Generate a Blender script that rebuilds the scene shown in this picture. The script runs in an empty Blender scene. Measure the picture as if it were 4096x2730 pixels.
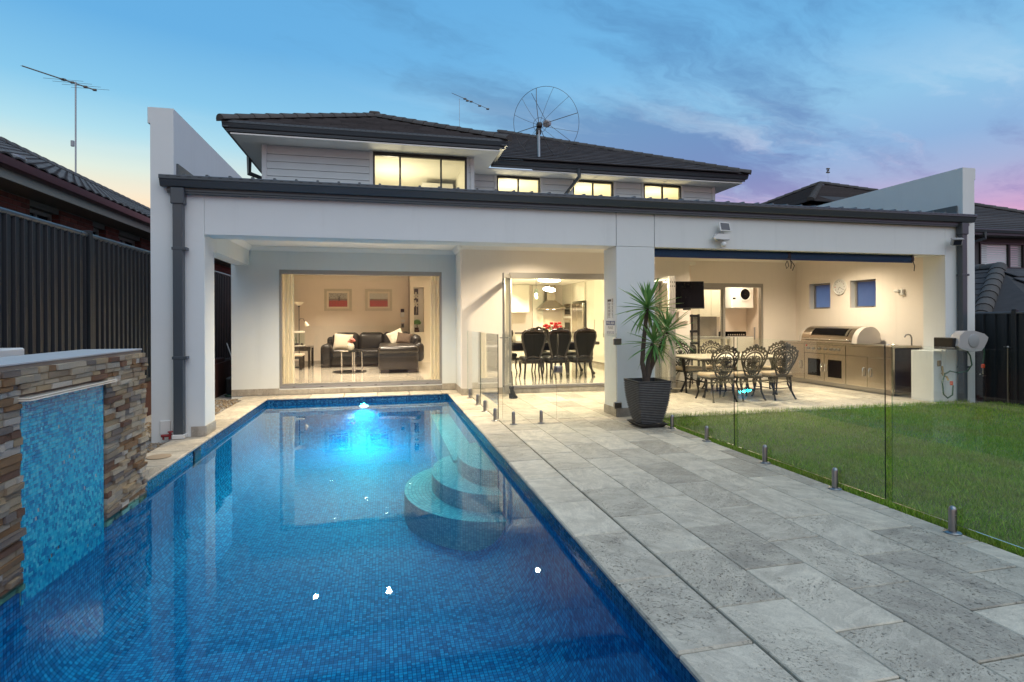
import bpy, math, random
import numpy as np
from mathutils import Vector, Matrix
R = math.radians
rnd = random.Random(11)
sc = bpy.context.scene
col = sc.collection

# ---------------------------------------------------------------- camera
cam = bpy.data.cameras.new('camera')
cam.lens = 36 * 2214 / 4096
cam.sensor_width = 36
cam.shift_y = -0.0205
cam.clip_start = 0.05
cam.clip_end = 600
camo = bpy.data.objects.new('camera', cam)
col.objects.link(camo)
TH = math.atan(513 / 2214)
camo.matrix_world = Matrix.Translation((0, 0, 1.45)) @ Matrix.Rotation(-TH, 4, 'Z') @ Matrix.Rotation(R(90), 4, 'X') @ Matrix.Rotation(-0.0043, 4, 'Z')
sc.camera = camo

# ---------------------------------------------------------------- sky
SUN_EL, SUN_AZ = R(56), R(152)           # broad fill added high behind the camera, standing in for sky glow
w = bpy.data.worlds.new('World')
sc.world = w
w.use_nodes = True
nt = w.node_tree
for n in list(nt.nodes):
    nt.nodes.remove(n)


class NT:
    """tiny node-tree helper"""
    def __init__(s, tree):
        s.t = tree

    def n(s, kind, **kw):
        nd = s.t.nodes.new(kind)
        for k, v in kw.items():
            setattr(nd, k, v)
        return nd

    def put(s, sock, v):
        if hasattr(v, 'is_linked'):
            s.t.links.new(v, sock)
        elif v is not None:
            if isinstance(v, (tuple, list)) and len(v) == 3 and getattr(sock, 'type', '') == 'RGBA':
                v = (*v, 1)
            sock.default_value = v

    def m(s, op, a, b=None, c=None, clamp=False):
        nd = s.n('ShaderNodeMath', operation=op)
        nd.use_clamp = clamp
        for i, x in enumerate((a, b, c)):
            if x is not None:
                s.put(nd.inputs[i], x)
        return nd.outputs[0]

    def vm(s, op, a, b=None):
        nd = s.n('ShaderNodeVectorMath', operation=op)
        s.put(nd.inputs[0], a)
        if b is not None:
            s.put(nd.inputs[3 if op == 'SCALE' else 1], b)
        return nd.outputs[0]

    def mix(s, fac, a, b, mode='MIX'):
        nd = s.n('ShaderNodeMix', data_type='RGBA', blend_type=mode)
        nd.clamp_factor = True
        s.put(nd.inputs[0], fac)
        s.put(nd.inputs[6], a)
        s.put(nd.inputs[7], b)
        return nd.outputs[2]

    def ramp(s, fac, stops, interp='LINEAR'):
        nd = s.n('ShaderNodeValToRGB')
        cr = nd.color_ramp
        cr.interpolation = interp
        while len(cr.elements) < len(stops):
            cr.elements.new(0.5)
        for e, (p, c) in zip(cr.elements, stops):
            e.position = p
            e.color = (*c, 1) if len(c) == 3 else c
        s.put(nd.inputs[0], fac)
        return nd.outputs[0]

    def step(s, x, a, b):
        nd = s.n('ShaderNodeMapRange', interpolation_type='SMOOTHSTEP')
        s.put(nd.inputs[0], x)
        nd.inputs[1].default_value = a
        nd.inputs[2].default_value = b
        return nd.outputs[0]

    def noise(s, vec, scale, detail=4, rough=.55, dist=0.0):
        nd = s.n('ShaderNodeTexNoise')
        if vec is not None:
            s.put(nd.inputs['Vector'], vec)
        nd.inputs['Scale'].default_value = scale
        nd.inputs['Detail'].default_value = detail
        nd.inputs['Roughness'].default_value = rough
        nd.inputs['Distortion'].default_value = dist
        return nd.outputs[0]

    def mapping(s, vec, loc=(0, 0, 0), rot=(0, 0, 0), scale=(1, 1, 1)):
        nd = s.n('ShaderNodeMapping')
        s.put(nd.inputs[0], vec)
        nd.inputs[1].default_value = loc
        nd.inputs[2].default_value = rot
        nd.inputs[3].default_value = scale
        return nd.outputs[0]


def sr(r, g, b):
    """sRGB 0-255 to linear"""
    f = lambda c: ((c / 255 + .055) / 1.055) ** 2.4 if c > 10 else c / 255 / 12.92
    return (f(r), f(g), f(b))


CLOUD1, CLOUD2 = (12.3, 8.1, 0), (4.4, 0.3, 0)
g = NT(nt)
tc = g.n('ShaderNodeTexCoord').outputs['Generated']
sep = g.n('ShaderNodeSeparateXYZ')
g.put(sep.inputs[0], tc)
dx, dy, dz = sep.outputs
hor = g.m('SQRT', g.m('ADD', g.m('MULTIPLY', dx, dx), g.m('MULTIPLY', dy, dy)))
el = g.m('DIVIDE', g.m('ARCTAN2', dz, hor), math.pi / 2, clamp=True)          # 0 horizon .. 1 zenith
side = g.step(g.m('DIVIDE', dx, g.m('ADD', hor, .0001)), -.45, .62)             # 0 west glow .. 1 right hand side
west = g.ramp(el, [(0, sr(246, 184, 142)), (.088, sr(250, 206, 168)), (.116, sr(246, 226, 194)), (.142, sr(218, 230, 218)),
                   (.174, sr(172, 216, 230)), (.21, sr(132, 194, 228)), (.27, sr(100, 170, 220)), (.40, sr(90, 160, 214)), (1, sr(112, 166, 210))])
east = g.ramp(el, [(0, sr(226, 158, 178)), (.082, sr(218, 156, 192)), (.108, sr(188, 164, 202)), (.134, sr(160, 172, 208)), (.165, sr(138, 174, 214)),
                   (.21, sr(140, 190, 224)), (.28, sr(112, 178, 224)), (.40, sr(90, 160, 214)), (1, sr(112, 166, 210))])
base = g.mix(side, west, east)
# cloud deck projected on a flat ceiling so that streaks foreshorten towards the horizon
cz = g.m('ADD', g.m('MAXIMUM', dz, 0.0), .07)
comb = g.n('ShaderNodeCombineXYZ')
g.put(comb.inputs[0], g.m('DIVIDE', dx, cz))
g.put(comb.inputs[1], g.m('DIVIDE', dy, cz))
p = comb.outputs[0]
warp = g.n('ShaderNodeTexNoise')
g.put(warp.inputs['Vector'], p)
warp.inputs['Scale'].default_value = .9
warp.inputs['Detail'].default_value = 5
warp.inputs['Roughness'].default_value = .65
wv = g.vm('ADD', p, g.vm('SCALE', g.vm('SUBTRACT', warp.outputs[1], (.5, .5, .5)), .55))
n1 = g.noise(g.mapping(g.mapping(wv, rot=(0, 0, R(-24))), loc=CLOUD1, scale=(.34, 1.15, 1)), 1.05, 8, .62, .1)
n2 = g.noise(g.mapping(g.mapping(wv, rot=(0, 0, R(-16))), loc=CLOUD2, scale=(.22, 1.6, 1)), 1.5, 8, .60, .1)
patch = g.noise(g.mapping(p, loc=(2.4, 7.0, 0)), .38, 2, .5)
band = g.m('ADD', g.m('MULTIPLY', side, .10), g.m('MULTIPLY', patch, .20))
dark = g.step(g.m('ADD', n1, g.m('SUBTRACT', band, .16)), .49, .67)
low = g.m('SUBTRACT', 1.0, g.step(el, .24, .50))
dark = g.m('MULTIPLY', dark, g.m('ADD', g.m('MULTIPLY', low, .34), .50))
dcol = g.mix(side, g.ramp(el, [(0, sr(206, 176, 160)), (.12, sr(196, 190, 178)), (.18, sr(140, 180, 200)), (.28, sr(86, 140, 180)), (1, sr(70, 122, 172))]),
             g.ramp(el, [(0, sr(170, 124, 168)), (.11, sr(148, 134, 184)), (.16, sr(110, 130, 180)), (.24, sr(92, 136, 184)), (.34, sr(78, 134, 184)), (1, sr(70, 122, 172))]))
skyc = g.mix(dark, base, dcol)
lite = g.step(g.m('ADD', n2, g.m('MULTIPLY', patch, .12)), .55, .74)
lite = g.m('MULTIPLY', lite, g.m('MULTIPLY', g.m('SUBTRACT', 1.0, g.step(el, .15, .27)), g.m('ADD', g.m('MULTIPLY', side, .62), .10)))
lcol = g.mix(side, g.ramp(el, [(0, sr(250, 222, 196)), (.16, sr(226, 238, 236)), (1, sr(190, 224, 242))]),
             g.ramp(el, [(0, sr(240, 186, 200)), (.11, sr(226, 184, 210)), (.15, sr(206, 200, 224)), (.20, sr(196, 218, 236)), (1, sr(176, 216, 240))]))
skyc = g.mix(lite, skyc, lcol)
nish = g.n('ShaderNodeTexSky', sky_type='NISHITA')
nish.sun_disc = False
nish.sun_elevation = SUN_EL
nish.sun_rotation = SUN_AZ
nish.altitude = 50
skyc = g.mix(.04, skyc, g.vm('SCALE', nish.outputs[0], .07))
bg = g.n('ShaderNodeBackground')
g.put(bg.inputs[0], skyc)
bg.inputs[1].default_value = 0.90
out = g.n('ShaderNodeOutputWorld')
g.put(out.inputs[0], bg.outputs[0])

# ---------------------------------------------------------------- added soft fill light and exposure
sl = bpy.data.lights.new('fill_sun', 'SUN')
sl.energy = 1.4
sl.angle = R(75)
sl.color = (1, .91, .78)
so = bpy.data.objects.new('fill_sun', sl)
col.objects.link(so)
d = Vector((math.sin(SUN_AZ) * math.cos(SUN_EL), math.cos(SUN_AZ) * math.cos(SUN_EL), math.sin(SUN_EL)))
so.rotation_euler = d.to_track_quat('Z', 'Y').to_euler()
so.location = (-30, 40, 20)
vs = sc.view_settings
vs.view_transform = 'Standard'
vs.look = 'None'
vs.exposure = 0.32
vs.gamma = 1
vs.use_curve_mapping = False
cy = sc.cycles
cy.use_denoising = True
cy.max_bounces = 10
cy.diffuse_bounces = 4
cy.glossy_bounces = 5
cy.transmission_bounces = 6
cy.transparent_max_bounces = 24
cy.caustics_reflective = False
cy.caustics_refractive = False
cy.sample_clamp_indirect = 6
cy.blur_glossy = 0.5

# ---------------------------------------------------------------- mesh helpers
WLOC = {}


def top(o):
    while o.parent:
        o = o.parent
    return o


def tag(o, label=None, cat=None, group=None, kind=None):
    if label:
        o['label'] = label
    if cat:
        o['category'] = cat
    if group:
        o['group'] = group
    if kind:
        o['kind'] = kind
    return o


def T(name, label, cat, loc=(0, 0, 0), rz=0, group=None, kind=None, local=False):
    """an Empty at the thing's base; parts are given in world coordinates unless local"""
    o = bpy.data.objects.new(name, None)
    o.empty_display_size = .1
    o.location = loc
    o.rotation_euler = (0, 0, rz)
    col.objects.link(o)
    if not local:
        WLOC[o.name] = Vector(loc)
    return tag(o, label, cat, group, kind)


def clone(o, parent=None):
    c = o.copy()
    col.objects.link(c)
    c.parent = parent
    for ch in list(o.children):
        clone(ch, c)
    return c


def place(o, loc, rz, label):
    o.location = loc
    o.rotation_euler = (0, 0, rz)
    o['label'] = label
    return o


class MB:
    def __init__(s):
        s.v = []
        s.f = []

    def add(s, vs, fs):
        k = len(s.v)
        s.v += [tuple(v) for v in vs]
        s.f += [tuple(i + k for i in f) for f in fs]
        return s

    def box(s, x0, x1, y0, y1, z0, z1, c=0):
        if x0 > x1: x0, x1 = x1, x0
        if y0 > y1: y0, y1 = y1, y0
        if z0 > z1: z0, z1 = z1, z0
        if c <= 0:
            vs = [(x, y, z) for z in (z0, z1) for y in (y0, y1) for x in (x0, x1)]
            return s.add(vs, [(0, 2, 3, 1), (4, 5, 7, 6), (0, 1, 5, 4), (2, 6, 7, 3), (0, 4, 6, 2), (1, 3, 7, 5)])
        c = min(c, (x1 - x0) * .45, (y1 - y0) * .45, (z1 - z0) * .45)
        vs, ix = [], {}
        for a in (0, 1):
            for b in (0, 1):
                for d in (0, 1):
                    X, Y, Z = (x0, x1)[a], (y0, y1)[b], (z0, z1)[d]
                    sx, sy, sz = (1, -1)[a], (1, -1)[b], (1, -1)[d]
                    ix[a, b, d] = len(vs)
                    vs += [(X, Y + sy * c, Z + sz * c), (X + sx * c, Y, Z + sz * c), (X + sx * c, Y + sy * c, Z)]
        fs = []
        for k in (0, 1):
            q = [ix[k, 0, 0], ix[k, 1, 0], ix[k, 1, 1], ix[k, 0, 1]]
            fs.append(q if k else q[::-1])
            q = [ix[0, k, 0] + 1, ix[0, k, 1] + 1, ix[1, k, 1] + 1, ix[1, k, 0] + 1]
            fs.append(q if k else q[::-1])
            q = [ix[0, 0, k] + 2, ix[1, 0, k] + 2, ix[1, 1, k] + 2, ix[0, 1, k] + 2]
            fs.append(q if k else q[::-1])
        for a in (0, 1):
            for b in (0, 1):
                fs.append((ix[a, b, 0], ix[a, b, 0] + 1, ix[a, b, 1] + 1, ix[a, b, 1]))
                fs.append((ix[a, 0, b], ix[a, 0, b] + 2, ix[a, 1, b] + 2, ix[a, 1, b]))
                fs.append((ix[0, a, b] + 1, ix[0, a, b] + 2, ix[1, a, b] + 2, ix[1, a, b] + 1))
                for d in (0, 1):
                    fs.append((ix[a, b, d], ix[a, b, d] + 1, ix[a, b, d] + 2))
        return s.add(vs, fs)

    def prism(s, poly, axis, a0, a1):
        def pt(p, a):
            return {'x': (a, p[0], p[1]), 'y': (p[0], a, p[1]), 'z': (p[0], p[1], a)}[axis]
        n = len(poly)
        vs = [pt(p, a0) for p in poly] + [pt(p, a1) for p in poly]
        fs = [tuple(range(n))[::-1], tuple(range(n, 2 * n))]
        fs += [(i, (i + 1) % n, n + (i + 1) % n, n + i) for i in range(n)]
        return s.add(vs, fs)

    def tube(s, pts, r, n=8, closed=False, flat=1.0):
        pts = [Vector(p) for p in pts]
        m = len(pts)
        rr = r if isinstance(r, (list, tuple)) else [r] * m
        t0 = (pts[1] - pts[0]).normalized()
        up = Vector((0, 0, 1)) if abs(t0.z) < .9 else Vector((0, 1, 0))
        nx = t0.cross(up).normalized()
        vs = []
        for i, p in enumerate(pts):
            if closed:
                t = (pts[(i + 1) % m] - pts[i - 1]).normalized()
            else:
                t = (pts[min(i + 1, m - 1)] - pts[max(i - 1, 0)]).normalized()
            nx = (nx - t * nx.dot(t))
            nx = nx.normalized() if nx.length > 1e-6 else t.orthogonal().normalized()
            ny = t.cross(nx)
            for k in range(n):
                a = 2 * math.pi * k / n
                vs.append(p + (nx * math.cos(a) + ny * math.sin(a) * flat) * rr[i])
        fs = []
        for i in range(m if closed else m - 1):
            j = (i + 1) % m
            for k in range(n):
                l = (k + 1) % n
                fs.append((i * n + k, i * n + l, j * n + l, j * n + k))
        if not closed:
            fs += [tuple(range(n))[::-1], tuple(range((m - 1) * n, m * n))]
        return s.add(vs, fs)

    def lathe(s, prof, n=24, c=(0, 0, 0), sq=0.0, rot=0.0, cap=True):
        vs, fs = [], []
        for r, z in prof:
            for k in range(n):
                a = 2 * math.pi * k / n + rot
                vs.append((c[0] + r * math.cos(a), c[1] + r * math.sin(a), c[2] + z))
        for i in range(len(prof) - 1):
            for k in range(n):
                l = (k + 1) % n
                fs.append((i * n + k, i * n + l, (i + 1) * n + l, (i + 1) * n + k))
        if cap:
            fs += [tuple(range(n))[::-1], tuple(range((len(prof) - 1) * n, len(prof) * n))]
        return s.add(vs, fs)

    def rbox(s, c, h, r, nu=16, nv=10, puff=0.0):
        """rounded soft box, centre c, half sizes h, radius r"""
        vs, fs = [], []
        r = min(r, *h)
        for j in range(nv):
            ph = -math.pi / 2 + math.pi * (j + .5) / nv
            for i in range(nu):
                a = 2 * math.pi * (i + .5) / nu
                n = (math.cos(ph) * math.cos(a), math.cos(ph) * math.sin(a), math.sin(ph))
                q = [math.copysign(h[k] - r, n[k]) + r * n[k] for k in range(3)]
                if puff:
                    u = [q[k] / h[k] for k in range(3)]
                    k = max(range(3), key=lambda k: abs(n[k]))
                    o = [i2 for i2 in range(3) if i2 != k]
                    q[k] += math.copysign(puff, n[k]) * (1 - u[o[0]] ** 2) * (1 - u[o[1]] ** 2)
                vs.append([c[k] + q[k] for k in range(3)])
        for j in range(nv - 1):
            for i in range(nu):
                l = (i + 1) % nu
                fs.append((j * nu + i, j * nu + l, (j + 1) * nu + l, (j + 1) * nu + i))
        fs += [tuple(range(nu))[::-1], tuple(range((nv - 1) * nu, nv * nu))]
        return s.add(vs, fs)

    def ball(s, c, r, n=12):
        return s.lathe([(max(math.sin(math.pi * i / (n // 2 + 1)) * r, r * .02), -math.cos(math.pi * i / (n // 2 + 1)) * r) for i in range(n // 2 + 2)], n, c)

    def xf(s, m, k=0):
        s.v[k:] = [tuple(m @ Vector(v)) for v in s.v[k:]]
        return s

    def mesh(s, name, off=None, smooth=None):
        me = bpy.data.meshes.new(name)
        vs = s.v if off is None else [(v[0] - off[0], v[1] - off[1], v[2] - off[2]) for v in s.v]
        me.from_pydata(vs, [], s.f)
        me.update()
        if smooth is not None:
            me.polygons.foreach_set('use_smooth', [True] * len(me.polygons))
            me.set_sharp_from_angle(angle=R(smooth))
        return me

    def build(s, name, m, parent=None, smooth=None, kind=None, label=None):
        off = None
        if parent is not None:
            off = WLOC.get(top(parent).name)
        me = s.mesh(name, off, smooth)
        me.materials.append(m)
        o = bpy.data.objects.new(name, me)
        col.objects.link(o)
        o.parent = parent
        if kind:
            o['kind'] = kind
        if label:
            o['label'] = label
        return o


def one(name, mb, m, label, cat, group=None, smooth=None, kind=None, base=None):
    """a thing that is a single mesh, with its origin at its base"""
    vs = np.array(mb.v)
    b = base or ((vs[:, 0].min() + vs[:, 0].max()) / 2, (vs[:, 1].min() + vs[:, 1].max()) / 2, vs[:, 2].min())
    me = mb.mesh(name, b, smooth)
    me.materials.append(m)
    o = bpy.data.objects.new(name, me)
    o.location = b
    col.objects.link(o)
    return tag(o, label, cat, group, kind)


def piece(name, me, parent, loc, rot=(0, 0, 0), scale=(1, 1, 1)):
    """a repeated piece that shares its mesh; loc in world coordinates"""
    o = bpy.data.objects.new(name, me)
    off = WLOC.get(top(parent).name, Vector((0, 0, 0)))
    o.location = Vector(loc) - off
    o.rotation_euler = rot
    o.scale = scale
    col.objects.link(o)
    o.parent = parent
    return o


def struct(name, mb, m, smooth=None):
    me = mb.mesh(name, None, smooth)
    me.materials.append(m)
    o = bpy.data.objects.new(name, me)
    col.objects.link(o)
    o['kind'] = 'structure'
    return o


def lamp(name, kind, loc, parent, power, color=(1, .80, .52), size=.05, **kw):
    l = bpy.data.lights.new(name, kind)
    l.energy = power
    l.color = color
    if kind == 'AREA':
        l.size = size
    else:
        l.shadow_soft_size = size
    for k, v in kw.items():
        setattr(l, k, v)
    o = bpy.data.objects.new(name, l)
    off = WLOC.get(top(parent).name, Vector((0, 0, 0))) if parent else Vector((0, 0, 0))
    o.location = Vector(loc) - off
    o.parent = parent
    col.objects.link(o)
    return o

# ---------------------------------------------------------------- materials
MT = {}


def newmat(name):
    m = bpy.data.materials.new(name)
    m.use_nodes = True
    t = m.node_tree
    for n in list(t.nodes):
        t.nodes.remove(n)
    g = NT(t)
    o = g.n('ShaderNodeOutputMaterial')
    MT[name] = m
    return m, g, o


def prin(g, o, colr, rough=.5, metal=0, bump=None, bd=.01, spec=.5, coat=0, emit=None, es=0, alpha=None):
    b = g.n('ShaderNodeBsdfPrincipled')
    g.put(b.inputs['Base Color'], colr)
    g.put(b.inputs['Roughness'], rough)
    b.inputs['Metallic'].default_value = metal
    b.inputs['Specular IOR Level'].default_value = spec
    if coat:
        b.inputs['Coat Weight'].default_value = coat
        b.inputs['Coat Roughness'].default_value = .08
    if emit is not None:
        g.put(b.inputs['Emission Color'], emit)
        b.inputs['Emission Strength'].default_value = es
    if bump is not None:
        bn = g.n('ShaderNodeBump')
        bn.inputs['Strength'].default_value = 1
        bn.inputs['Distance'].default_value = bd
        g.put(bn.inputs['Height'], bump)
        g.put(b.inputs['Normal'], bn.outputs[0])
    g.put(o.inputs[0], b.outputs[0])
    return b


def dk(c, f):
    return tuple(x * f for x in c)


def M(name, c, rough=.5, metal=0, var=.12, scale=3, bump=0, bscale=60, spec=.5, coat=0, rand=0, stretch=(1, 1, 1), rvar=.08, dirt=0):
    """painted / plain surface with soft procedural unevenness"""
    m, g, o = newmat(name)
    co = g.n('ShaderNodeTexCoord').outputs['Object']
    if stretch != (1, 1, 1):
        co = g.mapping(co, scale=stretch)
    n = g.noise(co, scale, 5, .6)
    cc = g.mix(n, dk(c, 1 - var), dk(c, 1 + var))
    if dirt:
        n3 = g.step(g.noise(co, scale * .45, 6, .7, .4), .52, .75)
        cc = g.mix(g.m('MULTIPLY', n3, dirt), cc, dk((c[0], c[1] * .96, c[2] * .9), .55))
    if rand:
        r = g.n('ShaderNodeObjectInfo').outputs['Random']
        cc = g.mix(1, cc, g.ramp(r, [(0, (1 - rand,) * 3), (1, (1 + rand,) * 3)]), 'MULTIPLY')
    rg = g.m('ADD', g.m('MULTIPLY', g.m('SUBTRACT', n, .5), rvar * 2), rough)
    bh = None
    if bump:
        bh = g.noise(co, bscale, 3, .6)
    prin(g, o, cc, rg, metal, bh, bump, spec, coat)
    return m


def emis(name, c, s):
    m, g, o = newmat(name)
    e = g.n('ShaderNodeEmission')
    g.put(e.inputs[0], c)
    e.inputs[1].default_value = s
    g.put(o.inputs[0], e.outputs[0])
    return m


def schlick(g, r0, normal=None):
    geo = g.n('ShaderNodeNewGeometry')
    nd = g.n('ShaderNodeVectorMath', operation='DOT_PRODUCT')
    g.put(nd.inputs[0], normal if normal is not None else geo.outputs['Normal'])
    g.put(nd.inputs[1], geo.outputs['Incoming'])
    c = g.m('SUBTRACT', 1.0, g.m('ABSOLUTE', nd.outputs['Value']), clamp=True)
    return g.m('ADD', r0, g.m('MULTIPLY', g.m('POWER', c, 5.0), 1 - r0), clamp=True)


def glass(name, tint=(.95, .98, .97), refl=1.0, rough=0.0, ior=1.5):
    """clear pane: Fresnel mix of mirror reflection and straight-through view"""
    m, g, o = newmat(name)
    fres = schlick(g, ((ior - 1) / (ior + 1)) ** 2)
    tr = g.n('ShaderNodeBsdfTransparent')
    g.put(tr.inputs[0], tint)
    gl = g.n('ShaderNodeBsdfGlossy')
    gl.inputs['Roughness'].default_value = rough
    g.put(gl.inputs[0], (1, 1, 1))
    mx = g.n('ShaderNodeMixShader')
    g.put(mx.inputs[0], g.m('MULTIPLY', fres, refl, clamp=True))
    g.put(mx.inputs[1], tr.outputs[0])
    g.put(mx.inputs[2], gl.outputs[0])
    g.put(o.inputs[0], mx.outputs[0])
    return m


# rendered and painted masonry with the faint trowel texture and the odd stain
def render_mat(name, c):
    m, g, o = newmat(name)
    co = g.n('ShaderNodeTexCoord').outputs['Object']
    n = g.noise(co, 1.1, 6, .65)
    streak = g.noise(g.mapping(co, scale=(5, 5, .35)), 1.0, 5, .65)
    cc = g.mix(n, dk(c, .94), dk(c, 1.05))
    cc = g.mix(g.m('MULTIPLY', g.step(streak, .52, .8), .16), cc, dk(c, .62))
    cc = g.mix(g.m('MULTIPLY', g.step(g.noise(co, 3.5, 8, .72, .5), .54, .74), .07), cc, dk(c, .7))
    fine = g.noise(co, 160, 2, .6)
    prin(g, o, cc, .78, 0, g.m('ADD', fine, g.m('MULTIPLY', g.noise(co, 9, 3, .5), .8)), .0022, .3)
    return m


render_mat('wall', (.70, .72, .71))
render_mat('wall_in', (.77, .71, .65))
M('ceiling', (.78, .76, .71), .8, var=.03)
M('plaster', (.72, .63, .52), .7, var=.04, bump=.001, bscale=120)
M('kitchen_wall', (.76, .66, .57), .35, var=.04)
M('gutter', (.060, .072, .084), .36, var=.10, scale=2, rvar=.1, spec=.55)
M('soffit', (.78, .77, .73), .7, var=.05)
M('cladding', (.57, .62, .63), .55, var=.07, scale=2, bump=.0008, bscale=90, rand=.04)
M('trim', (.60, .63, .64), .5, var=.05)
M('alu_dark', (.012, .014, .016), .35, var=.1)
M('alu', (.36, .345, .32), .34, metal=.55, var=.05)
M('alu_grey', (.30, .29, .30), .4, metal=.3, var=.05)
M('rooftin', (.10, .115, .125), .4, metal=.2, var=.12, scale=1.5)
M('steel', (.50, .46, .41), .24, metal=1, var=.015, scale=2, rvar=.03)
M('steel_dark', (.30, .29, .28), .32, metal=1, var=.08)
M('spigot', (.30, .30, .31), .30, metal=1, var=.10, scale=18)
M('black', (.008, .008, .009), .4, var=.2)
M('black_gloss', (.003, .003, .004), .2, var=.1, spec=.12)
M('white_plastic', (.70, .70, .68), .4, var=.03)
M('grey_plastic', (.33, .33, .34), .45, var=.05)
M('cabinet', (.80, .76, .66), .12, var=.02, coat=.6)
M('bench_stone', (.05, .045, .042), .2, var=.3, scale=30)
M('floor_in', (.66, .60, .49), .09, var=.05, scale=2.5, coat=.5, rvar=.03)
M('curtain', (.72, .70, .62), .85, var=.05)
M('leather', (.018, .015, .014), .33, var=.35, scale=7, bump=.004, bscale=22, rvar=.12)
M('cushion_cream', (.62, .55, .42), .9, var=.06, bump=.001, bscale=260)
M('cushion_brown', (.10, .066, .044), .85, var=.6, scale=28)
M('chrome', (.72, .72, .72), .12, metal=1, var=.02)
M('ceramic', (.66, .62, .50), .3, var=.05)
M('leaf', (.045, .13, .03), .5, var=.35, scale=8)
M('petal_pink', (.62, .20, .16), .6, var=.2, scale=20)
M('petal_red', (.55, .015, .02), .55, var=.3, scale=20)
M('petal_white', (.7, .64, .55), .6, var=.1)
M('wood_dark', (.016, .011, .009), .22, var=.4, scale=4, stretch=(1, 8, 1), coat=.3)
M('wood_carved', (.030, .018, .010), .24, var=.5, scale=30, coat=.4)
M('chair_velvet', (.009, .008, .006), .85, var=.2, spec=.15)
M('chair_leather', (.012, .011, .010), .35, var=.2)
M('frame_silver', (.48, .43, .32), .38, metal=.7, var=.2, scale=20)
M('mat_board', (.68, .60, .47), .85, var=.03)
M('iron', (.020, .016, .012), .5, metal=.25, var=.5, scale=24, bump=.002, bscale=60, spec=.35)
M('seat_fabric', (.44, .34, .23), .9, var=.08, bump=.001, bscale=220)
M('tabletop', (.36, .32, .25), .40, var=.25, scale=6)
M('awning', (.018, .060, .16), .7, var=.25, scale=40, stretch=(1, 1, .2))
M('pot', (.045, .041, .040), .8, var=.7, scale=16, bump=.004, bscale=70, dirt=.6)
M('pot_rib', (.15, .145, .145), .85, var=.6, scale=14, dirt=.7)
M('soil', (.035, .026, .02), .95, var=.5, scale=30, bump=.02, bscale=40)
M('bark', (.085, .060, .045), .9, var=.55, scale=26, bump=.008, bscale=50)
M('fence_steel', (.020, .025, .030), .42, var=.15, scale=1.5, metal=.2)
M('fence_rail', (.10, .11, .12), .30, var=.1, metal=.35)
M('gutter_red', (.075, .020, .028), .36, var=.12)
M('fascia_cream', (.30, .28, .24), .6, var=.08)
M('soffit_dark', (.20, .185, .16), .7, var=.1)
M('rooftile', (.060, .055, .056), .88, var=.35, scale=7, rand=.18, dirt=.25, spec=.2)
M('rooftile_cap', (.085, .078, .074), .88, spec=.2, var=.4, scale=8, rand=.16, dirt=.4)
M('rooftile_old', (.115, .110, .108), .88, spec=.2, var=.4, scale=7, rand=.2, dirt=.4)
M('brick', (.23, .070, .045), .85, var=.35, scale=14, rand=.25, bump=.003, bscale=80)
M('mortar', (.24, .20, .165), .95, var=.15, scale=30)
M('window_dark', (.012, .014, .017), .06, var=.1)
M('blind', (.62, .66, .68), .6, var=.03)
M('earth', (.060, .048, .036), .95, var=.4, scale=6, bump=.02, bscale=20)
M('concrete', (.30, .285, .265), .85, var=.16, scale=3, bump=.002, bscale=60, dirt=.3)
M('cap_stone', (.44, .45, .46), .6, var=.12, scale=4, dirt=.25)
M('hose_green', (.012, .07, .035), .45, var=.1)
M('orange', (.75, .07, .012), .45, var=.05)
M('brass', (.38, .26, .10), .35, metal=.9, var=.1)
M('valve_red', (.26, .025, .03), .5, var=.2)
M('timber_red', (.055, .020, .016), .7, var=.3, scale=8)
M('lid_beige', (.36, .27, .18), .7, var=.08)
M('navy', (.012, .035, .16), .5, var=.03)
M('ink', (.02, .022, .03), .6, var=.02)
M('paper', (.66, .67, .68), .5, var=.02)
M('solar_cell', (.02, .022, .04), .15, var=.1)
M('dish_metal', (.14, .125, .11), .5, metal=.4, var=.2)
M('mast', (.34, .36, .38), .4, metal=.6, var=.1)
M('lamp_shade', (.72, .66, .52), .7, var=.03)
M('towel', (.50, .09, .08), .9, var=.1)
glass('pane', (.965, .985, .975), 1.0)
glass('window_glass', (.96, .97, .94), 1.0)
glass('tank_glass', (.86, .92, .90), .8)
emis('bulb', (1, .84, .58), 15)
emis('bulb_white', (1, .92, .72), 16)
emis('pool_lens', (.50, .93, 1.0), 8)

# frosted bathroom style panes with the blue of dusk light put into their tint
m, g, o = newmat('frosted')
co = g.n('ShaderNodeTexCoord').outputs['Object']
tl = g.n('ShaderNodeBsdfTranslucent')
g.put(tl.inputs[0], g.mix(g.noise(co, 6, 3), (.30, .40, .62), (.38, .48, .70)))
gl = g.n('ShaderNodeBsdfGlossy')
gl.inputs['Roughness'].default_value = .15
mx = g.n('ShaderNodeMixShader')
g.put(mx.inputs[0], schlick(g, .05))
g.put(mx.inputs[1], tl.outputs[0])
g.put(mx.inputs[2], gl.outputs[0])
g.put(o.inputs[0], mx.outputs[0])

# pane edge: dark green of cut toughened glass, coloured as the shaded end
M('pane_edge', (.010, .022, .018), .25, var=.1)


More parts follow.
